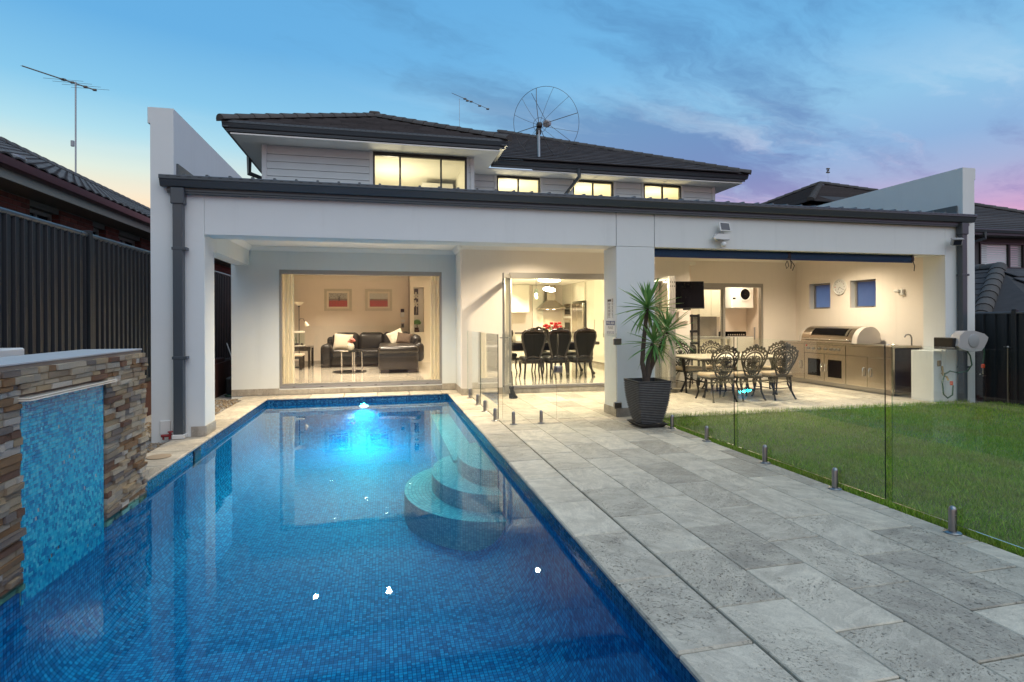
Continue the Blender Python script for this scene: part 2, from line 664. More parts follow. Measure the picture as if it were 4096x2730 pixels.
def travertine(name, tone=1.0, warm=0.0):
    m, g, o = newmat(name)
    inf = g.n('ShaderNodeObjectInfo')
    rv = inf.outputs['Random']
    r2 = g.m('FRACT', g.m('MULTIPLY', rv, 7.31))
    r3 = g.m('FRACT', g.m('MULTIPLY', rv, 23.7))
    geo = g.n('ShaderNodeTexCoord').outputs['Object']
    vr = g.n('ShaderNodeVectorRotate', rotation_type='Z_AXIS')
    g.put(vr.inputs['Vector'], geo)
    g.put(vr.inputs['Angle'], g.m('MULTIPLY', r3, 6.283))
    off = g.n('ShaderNodeCombineXYZ')
    g.put(off.inputs[0], g.m('MULTIPLY', rv, 37.0))
    g.put(off.inputs[1], g.m('MULTIPLY', rv, 91.0))
    g.put(off.inputs[2], g.m('MULTIPLY', rv, 17.0))
    co = g.vm('ADD', vr.outputs[0], off.outputs[0])
    big = g.noise(co, 4.0, 9, .68, .5)
    bed = g.noise(g.mapping(co, scale=(1.0, 2.4, 1)), 5.0, 9, .74, .7)
    grain = g.noise(co, 130, 3, .7)
    c = g.ramp(big, [(.28, (.27, .252, .236)), (.50, (.375, .352, .33)), (.70, (.475, .45, .42))])
    c = g.mix(g.m('MULTIPLY', g.step(bed, .505, .58), .42), c, (.53, .50, .468))
    c = g.mix(g.m('MULTIPLY', g.step(bed, .455, .38), .36), c, (.235, .22, .206))
    c = g.mix(1, c, g.ramp(grain, [(.25, (.87, .87, .87)), (.75, (1.11, 1.11, 1.11))]), 'MULTIPLY')
    # open pits come in clusters that follow the bedding; some slabs have many, some hardly any
    pk = g.step(g.m('ADD', g.noise(co, 2.6, 4, .6), g.m('MULTIPLY', g.m('SUBTRACT', r2, .5), .34)), .46, .60)
    pit = g.step(g.noise(g.mapping(co, scale=(1, 1.35, 1)), 52, 7, .80, .1), .56, .64)
    pits = g.m('MULTIPLY', pit, pk, clamp=True)
    fine = g.step(g.noise(co, 85, 4, .75), .57, .68)
    pits = g.m('MAXIMUM', pits, g.m('MULTIPLY', fine, .18))
    c = g.mix(g.m('MULTIPLY', pits, .66), c, (.062, .058, .055))
    tint = g.ramp(r2, [(0, (1.10, 1.085, 1.06)), (.55, (.97, .96, .945)), (1, (.74, .73, .72))])
    c = g.mix(1, c, tint, 'MULTIPLY')
    c = g.mix(1, c, (tone, tone * (1 - warm * .3), tone * (1 - warm)), 'MULTIPLY')
    h = g.m('SUBTRACT', g.m('ADD', g.m('MULTIPLY', big, .5), g.m('MULTIPLY', grain, .12)), g.m('MULTIPLY', pits, 1.0))
    prin(g, o, c, g.m('ADD', .50, g.m('MULTIPLY', big, .25)), 0, h, .005, .4)
    return m


travertine('travertine', 1.30, .19)
travertine('coping', 1.30, .18)
travertine('skirting', .95, .12)

# split-face ledger stone: each stone takes its own quarry colour
m, g, o = newmat('ledger')
rv = g.n('ShaderNodeObjectInfo').outputs['Random']
co = g.n('ShaderNodeTexCoord').outputs['Object']
off = g.n('ShaderNodeCombineXYZ')
g.put(off.inputs[0], g.m('MULTIPLY', rv, 53.0))
g.put(off.inputs[1], g.m('MULTIPLY', rv, 19.0))
co2 = g.vm('ADD', co, off.outputs[0])
c = g.ramp(rv, [(0, (.56, .47, .34)), (.12, (.42, .34, .25)), (.24, (.62, .57, .48)), (.36, (.34, .21, .115)), (.46, (.50, .40, .27)),
                (.57, (.26, .23, .215)), (.66, (.58, .51, .40)), (.77, (.23, .135, .095)), (.85, (.46, .42, .36)), (.92, (.66, .64, .60)), (1, (.40, .28, .17))], 'CONSTANT')
n = g.noise(g.mapping(co2, scale=(1, 1, 2.2)), 22, 6, .7, .8)
c = g.mix(g.step(n, .40, .66), g.mix(1, c, (.74, .70, .66), 'MULTIPLY'), c)
c = g.mix(1, c, (1.40, 1.34, 1.24), 'MULTIPLY')
c = g.mix(g.m('MULTIPLY', g.step(g.noise(co2, 9, 5, .7), .54, .70), .45), c, (.42, .22, .09))
prin(g, o, c, .82, 0, g.m('ADD', n, g.m('MULTIPLY', g.noise(co2, 60, 3), .5)), .012, .3)

# glass mosaic cut as real tiles: colour per tile
m, g, o = newmat('mosaic_tile')
ri = g.n('ShaderNodeNewGeometry').outputs['Random Per Island']
c = g.ramp(ri, [(0, (.005, .17, .38)), (.16, (.010, .33, .54)), (.36, (.016, .43, .62)), (.58, (.035, .49, .66)), (.76, (.006, .26, .48)), (.9, (.08, .54, .68))], 'CONSTANT')
prin(g, o, c, .22, 0, None, 0, .5)
m, g, o = newmat('mosaic_line')
ri = g.n('ShaderNodeNewGeometry').outputs['Random Per Island']
c = g.ramp(ri, [(0, (.003, .030, .10)), (.2, (.006, .055, .16)), (.45, (.012, .090, .22)), (.7, (.030, .14, .28)), (.88, (.005, .045, .14))], 'CONSTANT')
prin(g, o, c, .20, 0, None, 0, .5)
M('grout', (.40, .40, .37), .9, var=.1)
M('grout_dark', (.06, .10, .13), .9, var=.1)


# pool lining: 23 mm mosaic from UV in metres (too fine to pick apart under water)
def mosaic(name, stops, grout):
    m, g, o = newmat(name)
    uv = g.n('ShaderNodeUVMap').outputs[0]
    q = g.vm('SCALE', uv, 1 / .030)
    cell = g.vm('FLOOR', q)
    fr = g.vm('FRACTION', q)
    wn = g.n('ShaderNodeTexWhiteNoise', noise_dimensions='2D')
    g.put(wn.inputs[0], cell)
    clus = g.noise(g.vm('SCALE', cell, .11), 1.0, 3, .6)
    c = g.ramp(g.m('ADD', g.m('MULTIPLY', wn.outputs[0], .8), g.m('MULTIPLY', clus, .25)), stops, 'LINEAR')
    s2 = g.n('ShaderNodeSeparateXYZ')
    g.put(s2.inputs[0], fr)
    edge = g.m('MINIMUM', g.m('MINIMUM', s2.outputs[0], g.m('SUBTRACT', 1.0, s2.outputs[0])), g.m('MINIMUM', s2.outputs[1], g.m('SUBTRACT', 1.0, s2.outputs[1])))
    gf = g.step(edge, .04, .09)
    c = g.mix(gf, grout, c)
    prin(g, o, c, .65, 0, gf, .002, .2)
    return m


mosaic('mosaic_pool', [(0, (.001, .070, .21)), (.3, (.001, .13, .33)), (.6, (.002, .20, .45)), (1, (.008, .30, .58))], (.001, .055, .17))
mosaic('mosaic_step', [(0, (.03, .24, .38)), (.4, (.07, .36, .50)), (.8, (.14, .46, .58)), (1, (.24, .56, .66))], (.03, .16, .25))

# water: mirror by Fresnel, the rest passes through with a blue-green absorption
m, g, o = newmat('water')
co = g.n('ShaderNodeTexCoord').outputs['Object']
rip = g.m('ADD', g.noise(co, 1.6, 3, .5), g.m('MULTIPLY', g.noise(co, 7, 2, .5), .14))
bn = g.n('ShaderNodeBump')
bn.inputs['Strength'].default_value = 1
bn.inputs['Distance'].default_value = .0022
g.put(bn.inputs['Height'], rip)
fres = schlick(g, .0205, bn.outputs[0])
tr = g.n('ShaderNodeBsdfTransparent')
g.put(tr.inputs[0], (.50, .92, .97))
gl = g.n('ShaderNodeBsdfGlossy')
gl.inputs['Roughness'].default_value = 0
g.put(gl.inputs[0], (.78, .93, 1))
g.put(gl.inputs['Normal'], bn.outputs[0])
mx = g.n('ShaderNodeMixShader')
g.put(mx.inputs[0], fres)
g.put(mx.inputs[1], tr.outputs[0])
g.put(mx.inputs[2], gl.outputs[0])
g.put(o.inputs[0], mx.outputs[0])

# lawn
m, g, o = newmat('grass')
ri = g.n('ShaderNodeNewGeometry').outputs['Random Per Island']
co = g.n('ShaderNodeTexCoord').outputs['Object']
c = g.ramp(ri, [(0, (.10, .22, .010)), (.5, (.19, .37, .018)), (.85, (.29, .43, .045)), (1, (.42, .40, .10))])
c = g.mix(g.m('MULTIPLY', g.step(g.noise(co, 1.3, 6, .7, .5), .42, .66), .65), c, (.24, .25, .055))
prin(g, o, c, .6, 0, None, 0, .25)
M('turf', (.085, .105, .025), .95, var=.4, scale=9, bump=.02, bscale=60)
m, g, o = newmat('gravel')
ri = g.n('ShaderNodeNewGeometry').outputs['Random Per Island']
prin(g, o, g.ramp(ri, [(0, (.10, .06, .03)), (.4, (.22, .15, .08)), (.7, (.30, .23, .15)), (1, (.16, .13, .11))]), .8)
m, g, o = newmat('yucca_leaf')
ri = g.n('ShaderNodeNewGeometry').outputs['Random Per Island']
prin(g, o, g.ramp(ri, [(0, (.035, .105, .035)), (.5, (.065, .165, .050)), (.85, (.11, .20, .065)), (1, (.17, .16, .06))]), .42, 0, None, 0, .4)
glass('edge_lit', (.55, .70, .66), 3.0)  # lighter copy of the cut edge, coloured as if catching light

# ================================================================ SETTING
PX0, PX1, PY0, PY1 = -2.15, 1.26, .75, 11.1     # pool edges
WZ = -.11                                         # water level

b = MB()
for x0, x1, y0, y1 in ((-150, PX0 - .01, -150, 200), (PX1 + .01, 150, -150, 200), (PX0 - .01, PX1 + .01, PY1 + .01, 200), (PX0 - .01, PX1 + .01, -150, PY0 - .01)):
    b.add([(x0, y0, -.09), (x1, y0, -.09), (x1, y1, -.09), (x0, y1, -.09)], [(0, 1, 2, 3)])
struct('ground', b, MT['earth'])

# ---- pool lining: rectangular loops with a coved floor
FZ = -.98
loops = [(0, -.028), (0, FZ + .42)]
for k in range(1, 9):
    a = math.pi / 2 * k / 8
    loops.append((.42 * (1 - math.cos(a)), FZ + .42 * (1 - math.sin(a))))
vs, fs, uvs = [], [], []
arc = [0]
for (i0, z0), (i1, z1) in zip(loops, loops[1:]):
    arc.append(arc[-1] + math.hypot(i1 - i0, z1 - z0))
for (ins, z) in loops:
    vs += [(PX0 + ins, PY0 + ins, z), (PX1 - ins, PY0 + ins, z), (PX1 - ins, PY1 - ins, z), (PX0 + ins, PY1 - ins, z)]
for k in range(len(loops) - 1):
    for j in range(4):
        l = (j + 1) % 4
        f = (k * 4 + j, k * 4 + l, k * 4 + 4 + l, k * 4 + 4 + j)
        fs.append(f)
        for q, vi in enumerate(f):
            p = vs[vi]
            uvs.append((p[0] if j in (0, 2) else p[1], arc[k + (1 if q > 1 else 0)]))
n = (len(loops) - 1) * 4
fs.append((n, n + 1, n + 2, n + 3))
uvs += [(vs[i][0], vs[i][1]) for i in fs[-1]]
me = bpy.data.meshes.new('pool')
me.from_pydata(vs, [], fs)
uvl = me.uv_layers.new(name='UVMap')
uvl.data.foreach_set('uv', [c for u in uvs for c in u])
me.polygons.foreach_set('use_smooth', [True] * len(me.polygons))
me.set_sharp_from_angle(angle=R(30))
me.materials.append(MT['mosaic_pool'])
pool = bpy.data.objects.new('pool', me)
col.objects.link(pool)
pool['kind'] = 'structure'
pool['label'] = 'blue mosaic tiled swimming pool sunk in the paving'


def uvpart(name, vs, fs, uvs, m, parent):
    me = bpy.data.meshes.new(name)
    me.from_pydata(vs, [], fs)
    u = me.uv_layers.new(name='UVMap')
    u.data.foreach_set('uv', [c for q in uvs for c in q])
    me.materials.append(m)
    o = bpy.data.objects.new(name, me)
    col.objects.link(o)
    o.parent = parent
    return o


# curved entry steps against the right wall
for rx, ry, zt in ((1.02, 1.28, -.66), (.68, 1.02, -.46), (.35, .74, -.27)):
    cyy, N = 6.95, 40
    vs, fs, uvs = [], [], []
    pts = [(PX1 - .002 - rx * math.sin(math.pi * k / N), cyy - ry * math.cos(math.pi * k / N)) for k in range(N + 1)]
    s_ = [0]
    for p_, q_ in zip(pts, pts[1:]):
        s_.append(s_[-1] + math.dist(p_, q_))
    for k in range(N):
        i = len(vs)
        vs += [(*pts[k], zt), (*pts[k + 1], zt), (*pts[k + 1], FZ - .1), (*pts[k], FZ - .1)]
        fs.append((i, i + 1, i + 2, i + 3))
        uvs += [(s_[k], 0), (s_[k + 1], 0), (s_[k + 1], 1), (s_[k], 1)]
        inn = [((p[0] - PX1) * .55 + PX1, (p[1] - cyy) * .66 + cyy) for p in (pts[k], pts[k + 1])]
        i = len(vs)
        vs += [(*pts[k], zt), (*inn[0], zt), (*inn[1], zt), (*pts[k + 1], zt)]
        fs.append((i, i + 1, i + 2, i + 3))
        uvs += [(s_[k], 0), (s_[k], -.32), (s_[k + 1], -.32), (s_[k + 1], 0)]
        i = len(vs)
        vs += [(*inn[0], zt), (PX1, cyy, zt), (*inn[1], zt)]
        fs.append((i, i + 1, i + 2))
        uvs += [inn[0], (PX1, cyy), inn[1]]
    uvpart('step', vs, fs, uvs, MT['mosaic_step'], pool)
vs, fs, uvs = [], [], []
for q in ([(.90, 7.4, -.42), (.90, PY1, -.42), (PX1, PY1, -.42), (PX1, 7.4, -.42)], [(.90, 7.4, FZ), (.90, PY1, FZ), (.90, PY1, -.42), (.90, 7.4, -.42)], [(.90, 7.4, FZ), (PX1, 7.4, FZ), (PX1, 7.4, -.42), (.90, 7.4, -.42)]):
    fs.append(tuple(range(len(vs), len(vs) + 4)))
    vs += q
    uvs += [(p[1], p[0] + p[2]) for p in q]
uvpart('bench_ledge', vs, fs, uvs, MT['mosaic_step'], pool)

# waterline band cut as single tiles
b = MB()
TS = .024
for wall in range(4):
    L = (PY1 - PY0) if wall < 2 else (PX1 - PX0)
    for i in range(int(L / TS)):
        for k in range(5):
            z1 = -.031 - k * TS
            z0 = z1 - TS + .0022
            a0 = (PY0 if wall < 2 else PX0) + i * TS
            a1 = a0 + TS - .0022
            if wall == 0:
                q = [(PX1 - .004, a0, z0), (PX1 - .004, a0, z1), (PX1 - .004, a1, z1), (PX1 - .004, a1, z0)]
            elif wall == 1:
                q = [(PX0 + .004, a0, z0), (PX0 + .004, a1, z0), (PX0 + .004, a1, z1), (PX0 + .004, a0, z1)]
            elif wall == 2:
                q = [(a0, PY1 - .004, z0), (a1, PY1 - .004, z0), (a1, PY1 - .004, z1), (a0, PY1 - .004, z1)]
            else:
                q = [(a0, PY0 + .004, z0), (a0, PY0 + .004, z1), (a1, PY0 + .004, z1), (a1, PY0 + .004, z0)]
            b.add(q, [(0, 1, 2, 3)])
b.build('waterline_tiles', MT['mosaic_line'], pool, kind='stuff')
b = MB()
e = .002
b.add([(PX0 + e, PY0 + e, WZ), (PX1 - e, PY0 + e, WZ), (PX1 - e, PY1 - e, WZ), (PX0 + e, PY1 - e, WZ)], [(0, 1, 2, 3)])
tag(struct('pool_water', b, MT['water']), 'still clear blue water filling the pool')

# underwater lamp
t = T('pool_light', 'glowing round underwater light in the far pool wall', 'pool light', (-.38, PY1, -.30))
q = Matrix.Translation((-.38, PY1 - .005, -.20)) @ Matrix.Rotation(R(90), 4, 'X') @ Matrix.Diagonal((.8, .30, 1, 1))
MB().lathe([(.125, 0), (.125, .020), (.105, .026), (.105, 0)], 28, cap=False).xf(q).build('bezel', MT['white_plastic'], t, smooth=40)
MB().lathe([(.104, .002), (.09, .018), (.055, .026), (.002, .028)], 28, cap=False).xf(q).build('lens', MT['pool_lens'], t, smooth=40)
l = lamp('pool_lamp', 'AREA', (-.38, PY1 - .16, -.17), t, 40, (.05, .93, .95), .30)
l.data.shape = 'DISK'
l.data.spread = R(160)
l.rotation_euler = Vector((0, .42, .91)).to_track_quat('Z', 'Y').to_euler()

# ---- paving
b = MB()
b.box(PX1 + .002, 3.78, -3, 7.6, -.08, -.032)
b.box(PX1 + .002, 9.84, 7.6, 10.62, -.08, -.032)
b.box(6.36, 9.84, 10.62, 11.64, -.08, -.032)
b.box(PX0 - .52, PX1 + .002, PY1 + .002, 11.58, -.08, -.032)
b.box(PX0 - .40, PX0 - .002, -3, PY1 + .002, -.08, -.032)
b.box(PX0, PX1, -3, PY0, -.08, -.032)
paving = struct('paving', b, MT['concrete'])
paving['label'] = 'grey travertine paving around the pool'
_pm = {}


def paver(x0, x1, y0, y1, m='travertine', name='paver', z=0.0, c=.005):
    w_, l_ = round(x1 - x0, 3), round(y1 - y0, 3)
    if w_ < .03 or l_ < .03:
        return
    k = (w_, l_, m, c)
    if k not in _pm:
        q = MB().box(-w_ / 2, w_ / 2, -l_ / 2, l_ / 2, -.034, 0, c)
        me = q.mesh(name)
        me.materials.append(MT[m])
        _pm[k] = me
    piece(name, _pm[k], paving, ((x0 + x1) / 2, (y0 + y1) / 2, z + rnd.uniform(-.0012, .0012)), (rnd.uniform(-.0012, .0012), rnd.uniform(-.0012, .0012), 0))


J = .004
cuts = [1.622, 2.033, 2.432, 2.832, 3.238, 3.600, 3.775]
for ci in range(6):
    x0, x1 = cuts[ci], cuts[ci + 1]
    y = (.515 if ci % 2 == 0 else .195) - .656
    while y < 7.5:
        y2 = y + .656
        if y2 > .3:
            paver(x0 + (.006 if ci == 0 else .002), x1 - .002, y + J, min(y2, 7.5) - J)
        y = y2
# covered terrace
x = 1.622
ci = 0
while x < 9.84:
    x1 = min(x + .408, 9.84)
    yend = 10.62 if x1 < 6.40 else 11.64
    y = 7.075 if ci % 2 == 0 else 7.411 - .656
    while y < yend:
        y0, y2 = max(y, 7.5), min(y + .656, yend)
        if not (x1 < 1.5):
            paver(x + .002, x1 - .002, y0 + J, y2 - J)
        y += .656
    x = x1
    ci += 1
# coping: bullnosed slabs overhanging the water
y = .164
while y < PY1 - .02:
    y2 = min(y + .672, PY1 + .02)
    paver(PX1 - .022, 1.617, y + J, y2 - J, 'coping', 'coping_slab', 0, .010)
    if y2 > 5.78:
        paver(PX0 - .40, PX0 + .022, max(y, 5.73) + J, y2 - J, 'coping', 'coping_slab', 0, .010)
    y += .672
x = PX0 - .50
while x < 1.60:
    x2 = min(x + .63, 1.617)
    paver(x + J, x2 - J, PY1 - .022 if (x > PX0 + .05 and x2 < 1.3) else PY1 + .024, 11.56, 'coping', 'coping_slab', 0, .010)
    x = x2
paver(PX0 - .35, PX0 + .68, PY0 - .40, PY0 + .02, 'coping', 'coping_slab', 0, .010)
paver(PX0 + .686, PX1 - .03, PY0 - .40, PY0 + .02, 'coping', 'coping_slab', 0, .010)

# skimmer lid and skimmer mouth on the left coping
b = MB().lathe([(.118, 0), (.118, .006), (.10, .009), (.002, .009)], 28, (PX0 - .20, 6.62, .0025))
one('skimmer_cover', b, MT['lid_beige'], 'round beige skimmer cover in the coping beside the stone wall', 'skimmer cover', smooth=30)
b = MB().box(PX0 + .003, PX0 + .012, 7.05, 7.30, -.24, -.05, .002)
b.box(PX0 + .012, PX0 + .016, 7.07, 7.28, -.22, -.07)
one('skimmer_mouth', b, MT['black'], 'dark square skimmer opening in the left pool wall', 'skimmer')

# ---- gravel strip and side path on the left
b = MB().box(-3.66, PX0 - .402, 4.6, 19, -.088, -.05)
struct('side_path', b, MT['concrete'])
b = MB()
gr = random.Random(5)
for _ in range(2600):
    x, y = gr.uniform(-3.4, PX0 - .42), gr.uniform(5.75, 11.5)
    if -2.86 < x < -2.16 and 7.6 < y < 8.15:
        continue
    r = gr.uniform(.010, .026)
    k = len(b.v)
    z = -.05 + r * .5
    b.add([(x - r, y, z), (x, y - r * gr.uniform(.6, 1), z), (x + r, y, z), (x, y + r, z), (x + r * .1, y, z + r * gr.uniform(.5, .9))], [(0, 1, 4), (1, 2, 4), (2, 3, 4), (3, 0, 4)])
o = b.build('gravel', MT['gravel'])
tag(o, 'brown pebbles between the stone wall and the house', 'gravel', kind='stuff')

# ---- lawn
LX0, LX1, LY0, LY1 = 3.785, 10.42, -2.0, 7.56
b = MB().box(LX0, LX1, LY0, LY1, -.088, -.022)
struct('lawn', b, MT['turf'])
rs = np.random.RandomState(3)


def blades(n, x0, x1, y0, y1, h0, h1, wd, lean):
    x = rs.uniform(x0, x1, n)
    y = rs.uniform(y0, y1, n)
    a = rs.uniform(0, 2 * np.pi, n)
    h = rs.uniform(h0, h1, n)
    l = rs.uniform(.2, 1, n) * lean
    t = rs.uniform(0, 2 * np.pi, n)
    ww = wd * rs.uniform(.6, 1.2, n)
    P0 = np.stack([x - np.cos(a) * ww, y - np.sin(a) * ww, np.full(n, -.026)], 1)
    P1 = np.stack([x + np.cos(a) * ww, y + np.sin(a) * ww, np.full(n, -.026)], 1)
    P2 = np.stack([x + np.cos(t) * l, y + np.sin(t) * l, -.026 + h], 1)
    return np.stack([P0, P1, P2], 1).reshape(-1, 3)


V = np.concatenate([blades(70000, LX0 + .04, 8.0, 2.2, 7.5, .020, .044, .0034, .03),
                    blades(52000, LX0 + .04, 7.2, 1.2, 5.2, .020, .044, .0030, .03),
                    blades(30000, 7.0, LX1, 3.5, 7.5, .024, .052, .0042, .03),
                    blades(5200, LX0 - .012, LX0 + .10, .5, 7.5, .03, .085, .0030, .05),
                    blades(9000, LX0 + .05, 8.5, 1.5, 7.5, .05, .075, .0036, .05),
                    blades(4200, LX0 + .2, 9.8, LY1 - .09, LY1 + .01, .035, .105, .0030, .05)])
nb = len(V) // 3
me = bpy.data.meshes.new('grass')
me.vertices.add(len(V))
me.vertices.foreach_set('co', V.astype(np.float32).ravel())
me.loops.add(len(V))
me.loops.foreach_set('vertex_index', np.arange(len(V), dtype=np.int32))
me.polygons.add(nb)
me.polygons.foreach_set('loop_start', np.arange(0, len(V), 3, dtype=np.int32))
me.update(calc_edges=True)
me.materials.append(MT['grass'])
o = bpy.data.objects.new('grass', me)
col.objects.link(o)
tag(o, 'short green lawn grass behind the glass fence', 'grass', kind='stuff')

# ================================================================ WATER FEATURE
wf = T('water_feature', 'stone clad feature wall with a blue mosaic sheet at the left pool edge', 'feature wall', (-2.38, 4.3, -.05))
b = MB()
b.box(-2.62, -2.163, 2.5, 3.93, -.9, 1.19)
b.box(-2.62, -2.163, 4.95, 5.70, -.9, 1.19)
b.box(-2.62, -2.163, 3.93, 4.95, .985, 1.19)
b.box(-2.62, -2.193, 3.93, 4.95, -.9, .985)
b.build('core', MT['mortar'], wf)
b = MB().box(-2.63, -2.155, 2.49, 5.70, 1.19, 1.204, .003)
b.build('cap', MT['cap_stone'], wf)
# mosaic sheet: real tiles on a grout bed
b = MB().box(-2.192, -2.1460, 3.93, 4.95, -.26, .965)
b.build('grout_bed', MT['grout'], wf)
b = MB()
tr_ = random.Random(9)
z = .962
row = 0
while z > -.26:
    y = 3.935 + (row % 2) * .0
    while y < 4.945:
        wd = .0205 if tr_.random() < .78 else .0105
        if tr_.random() > .006:
            b.box(-2.1470, -2.1415, y, min(y + wd, 4.946), z - .0205, z)
        y += wd + .0024
    z -= .0232
    row += 1
b.build('mosaic_tiles', MT['mosaic_tile'], wf, kind='stuff')
b = MB()
b.box(-2.163, -2.073, 3.90, 5.02, .972, .980, .002)
b.box(-2.163, -2.078, 3.90, 5.02, .986, .994, .002)
b.box(-2.163, -2.103, 3.91, 5.01, .9795, .9865)
b.build('spout_blade', MT['cabinet'], wf)
# ledger stones, each its own piece
smesh = []
for k in range(9):
    q = MB().box(-.5, .5, -.5, .5, -.5, .5, .045)
    jr = random.Random(40 + k)
    q.v = [(x + (jr.uniform(-.11, .11) if x > 0 else 0), y + jr.uniform(-.012, .012), z + jr.uniform(-.02, .02)) for x, y, z in q.v]
    me = q.mesh('stone')
    me.materials.append(MT['ledger'])
    smesh.append(me)
st = random.Random(21)
extra = MB()
cnt = 0
cand = []
z = -.165
while z < 1.165:
    h = st.choice((.032, .037, .042, .047))
    if z + h > 1.19:
        h = 1.19 - z
    spans = [(2.52, 5.71)] if z >= .99 else [(2.52, 3.925), (4.955, 5.71)]
    for a, c in spans:
        y = a
        while y < c - .01:
            L = st.choice((.08, .10, .13, .16, .20, .25))
            if y + L > c - .05:
                L = c - y
            yj = st.uniform(-.008, .008) if y + L >= c - .001 else 0
            dp = st.uniform(.034, .056) if st.random() < .85 else st.uniform(.05, .070)
            cand.append((y, L + yj, z, h, dp))
            y += L
    z += h
cand.sort(key=lambda q: -q[0])
for i, (y, L, z, h, dp) in enumerate(cand):
    if i < 300:
        piece('stone', smesh[st.randrange(9)], wf, (-2.163 + dp / 2 - .012, y + L / 2, z + h / 2), (0, 0, st.uniform(-.02, .02)), (dp, L - .003, h - .003))
    else:
        extra.box(-2.168, -2.163 + dp, y, y + L - .004, z, z + h - .004, .004)
if extra.v:
    extra.build('stones', MT['ledger'], wf, kind='stuff')

# white trough with dark pots behind the wall
tr = T('planter_trough', 'long white trough behind the stone wall by the dark fence', 'trough', (-3.05, 4.4, 0))
MB().box(-3.22, -2.88, 3.3, 5.35, 1.03, 1.24, .012).build('trough', MT['white_plastic'], tr)
MB().box(-3.16, -2.94, 3.4, 5.25, -.05, 1.03).build('stand', MT['fence_steel'], tr)
for k in range(4):
    MB().lathe([(.09, 0), (.105, .045), (.10, .05), (.085, .03), (.002, .03)], 18, (-2.98, 3.75 + k * .42, 1.23)).build('pot', MT['black'], tr, smooth=40)

# ================================================================ GLASS POOL FENCE


def spig(x, y, parent, name='spigot'):
    b = MB()
    b.lathe([(.024, .0), (.024, .150), (.020, .168), (.010, .176), (.001, .177)], 16, (x, y, .006))
    o = b.build(name, MT['spigot'], parent, smooth=40)
    b = MB().lathe([(.052, .0), (.052, .005), (.044, .011), (.026, .013)], 20, (x, y, .001))
    b.build('base_plate', MT['spigot'], o, smooth=40)
    b = MB().lathe([(.006, 0), (.006, .004), (.001, .004)], 10)
    b.xf(Matrix.Translation((x, y - .023, .12)) @ Matrix.Rotation(R(90), 4, 'X'))
    b.build('screw', MT['steel_dark'], o)


def gpanel(x0, y0, x1, y1, z0, z1, spigs, label, group='frameless glass fence panels', name='glass_fence', base=None):
    t = T(name, label, 'glass fence', ((x0 + x1) / 2, (y0 + y1) / 2, 0), group=group)
    d = Vector((x1 - x0, y1 - y0, 0))
    n = Vector((-d.y, d.x, 0)).normalized() * .006
    a, c = Vector((x0, y0, 0)), Vector((x1, y1, 0))
    b = MB()
    for s_ in (1, -1):
        p = [a + n * s_, c + n * s_]
        q = [(p[0].x, p[0].y, z0), (p[1].x, p[1].y, z0), (p[1].x, p[1].y, z1), (p[0].x, p[0].y, z1)]
        b.add(q, [(0, 1, 2, 3) if s_ > 0 else (3, 2, 1, 0)])
    b.build('glass', MT['pane'], t)
    # cut edges: one end coloured lit, the other coloured dark
    for e_, em in ((a, 'edge_lit'), (c, 'pane_edge')):
        b = MB()
        p = [e_ + n * .97, e_ - n * .97]
        b.add([(p[0].x, p[0].y, z0), (p[1].x, p[1].y, z0), (p[1].x, p[1].y, z1), (p[0].x, p[0].y, z1)], [(0, 1, 2, 3)])
        b.build('edge', MT[em], t)
    for z_ in (z0, z1):
        b = MB()
        p = [a + n * .97, c + n * .97, c - n * .97, a - n * .97]
        b.add([(v.x, v.y, z_) for v in p], [(0, 1, 2, 3)])
        b.build('edge', MT['edge_lit'], t)
    for x, y in spigs:
        spig(x, y, t)
    return t


FX = 3.765
gpanel(FX, 7.60, FX, 5.40, .055, 1.25, [(FX - .03, 6.70), (FX - .03, 5.89)], 'clear glass fence panel right behind the palm pot, bordering the lawn')
gpanel(FX, 5.34, FX, 3.51, .055, 1.25, [(FX - .03, 4.86), (FX - .03, 3.97)], 'clear glass fence panel in the middle of the lawn edge')
gpanel(FX, 3.45, FX, 1.25, .055, 1.25, [(FX - .03, 2.97), (FX - .03, 1.7)], 'nearest clear glass fence panel at the right edge of the picture')
gpanel(1.57, 10.60, 1.57, 9.14, .055, 1.25, [(1.555, 10.22), (1.555, 9.35)], 'glass pool fence panel next to the white house corner')
gpanel(1.57, 9.09, 1.57, 7.66, .055, 1.25, [(1.555, 8.66), (1.555, 7.83)], 'glass pool fence panel running along the pool coping')
gpanel(1.60, 7.50, 2.385, 7.50, .055, 1.25, [(1.75, 7.488), (2.15, 7.488)], 'glass fence panel facing the camera left of the gate latch')
gt = gpanel(2.405, 7.50, 3.30, 7.52, .045, 1.25, [], 'frameless glass gate hinged on the middle white pillar', name='glass_gate', group='glass gate')
for z in (.20, 1.13):
    MB().box(3.255, 3.375, 7.490, 7.535, z - .05, z + .05, .008).build('hinge', MT['steel_dark'], gt)
lt = MB().box(2.335, 2.465, 7.470, 7.492, .70, .80, .006).box(2.36, 2.43, 7.44, 7.470, .71, .79, .01)
lt.build('latch', MT['steel_dark'], gt)

# ================================================================ HOUSE
H = T('house', 'white rendered two storey house with dark gutters and a covered terrace', 'house', (3.5, 8.0, 0))
W, WI = MT['wall'], MT['wall_in']
FY = 7.68


def hb(name, m, *boxes, c=0, parent=None):
    b = MB()
    for q in boxes:
        b.box(*q, c)
    return b.build(name, MT[m] if isinstance(m, str) else m, parent or H)


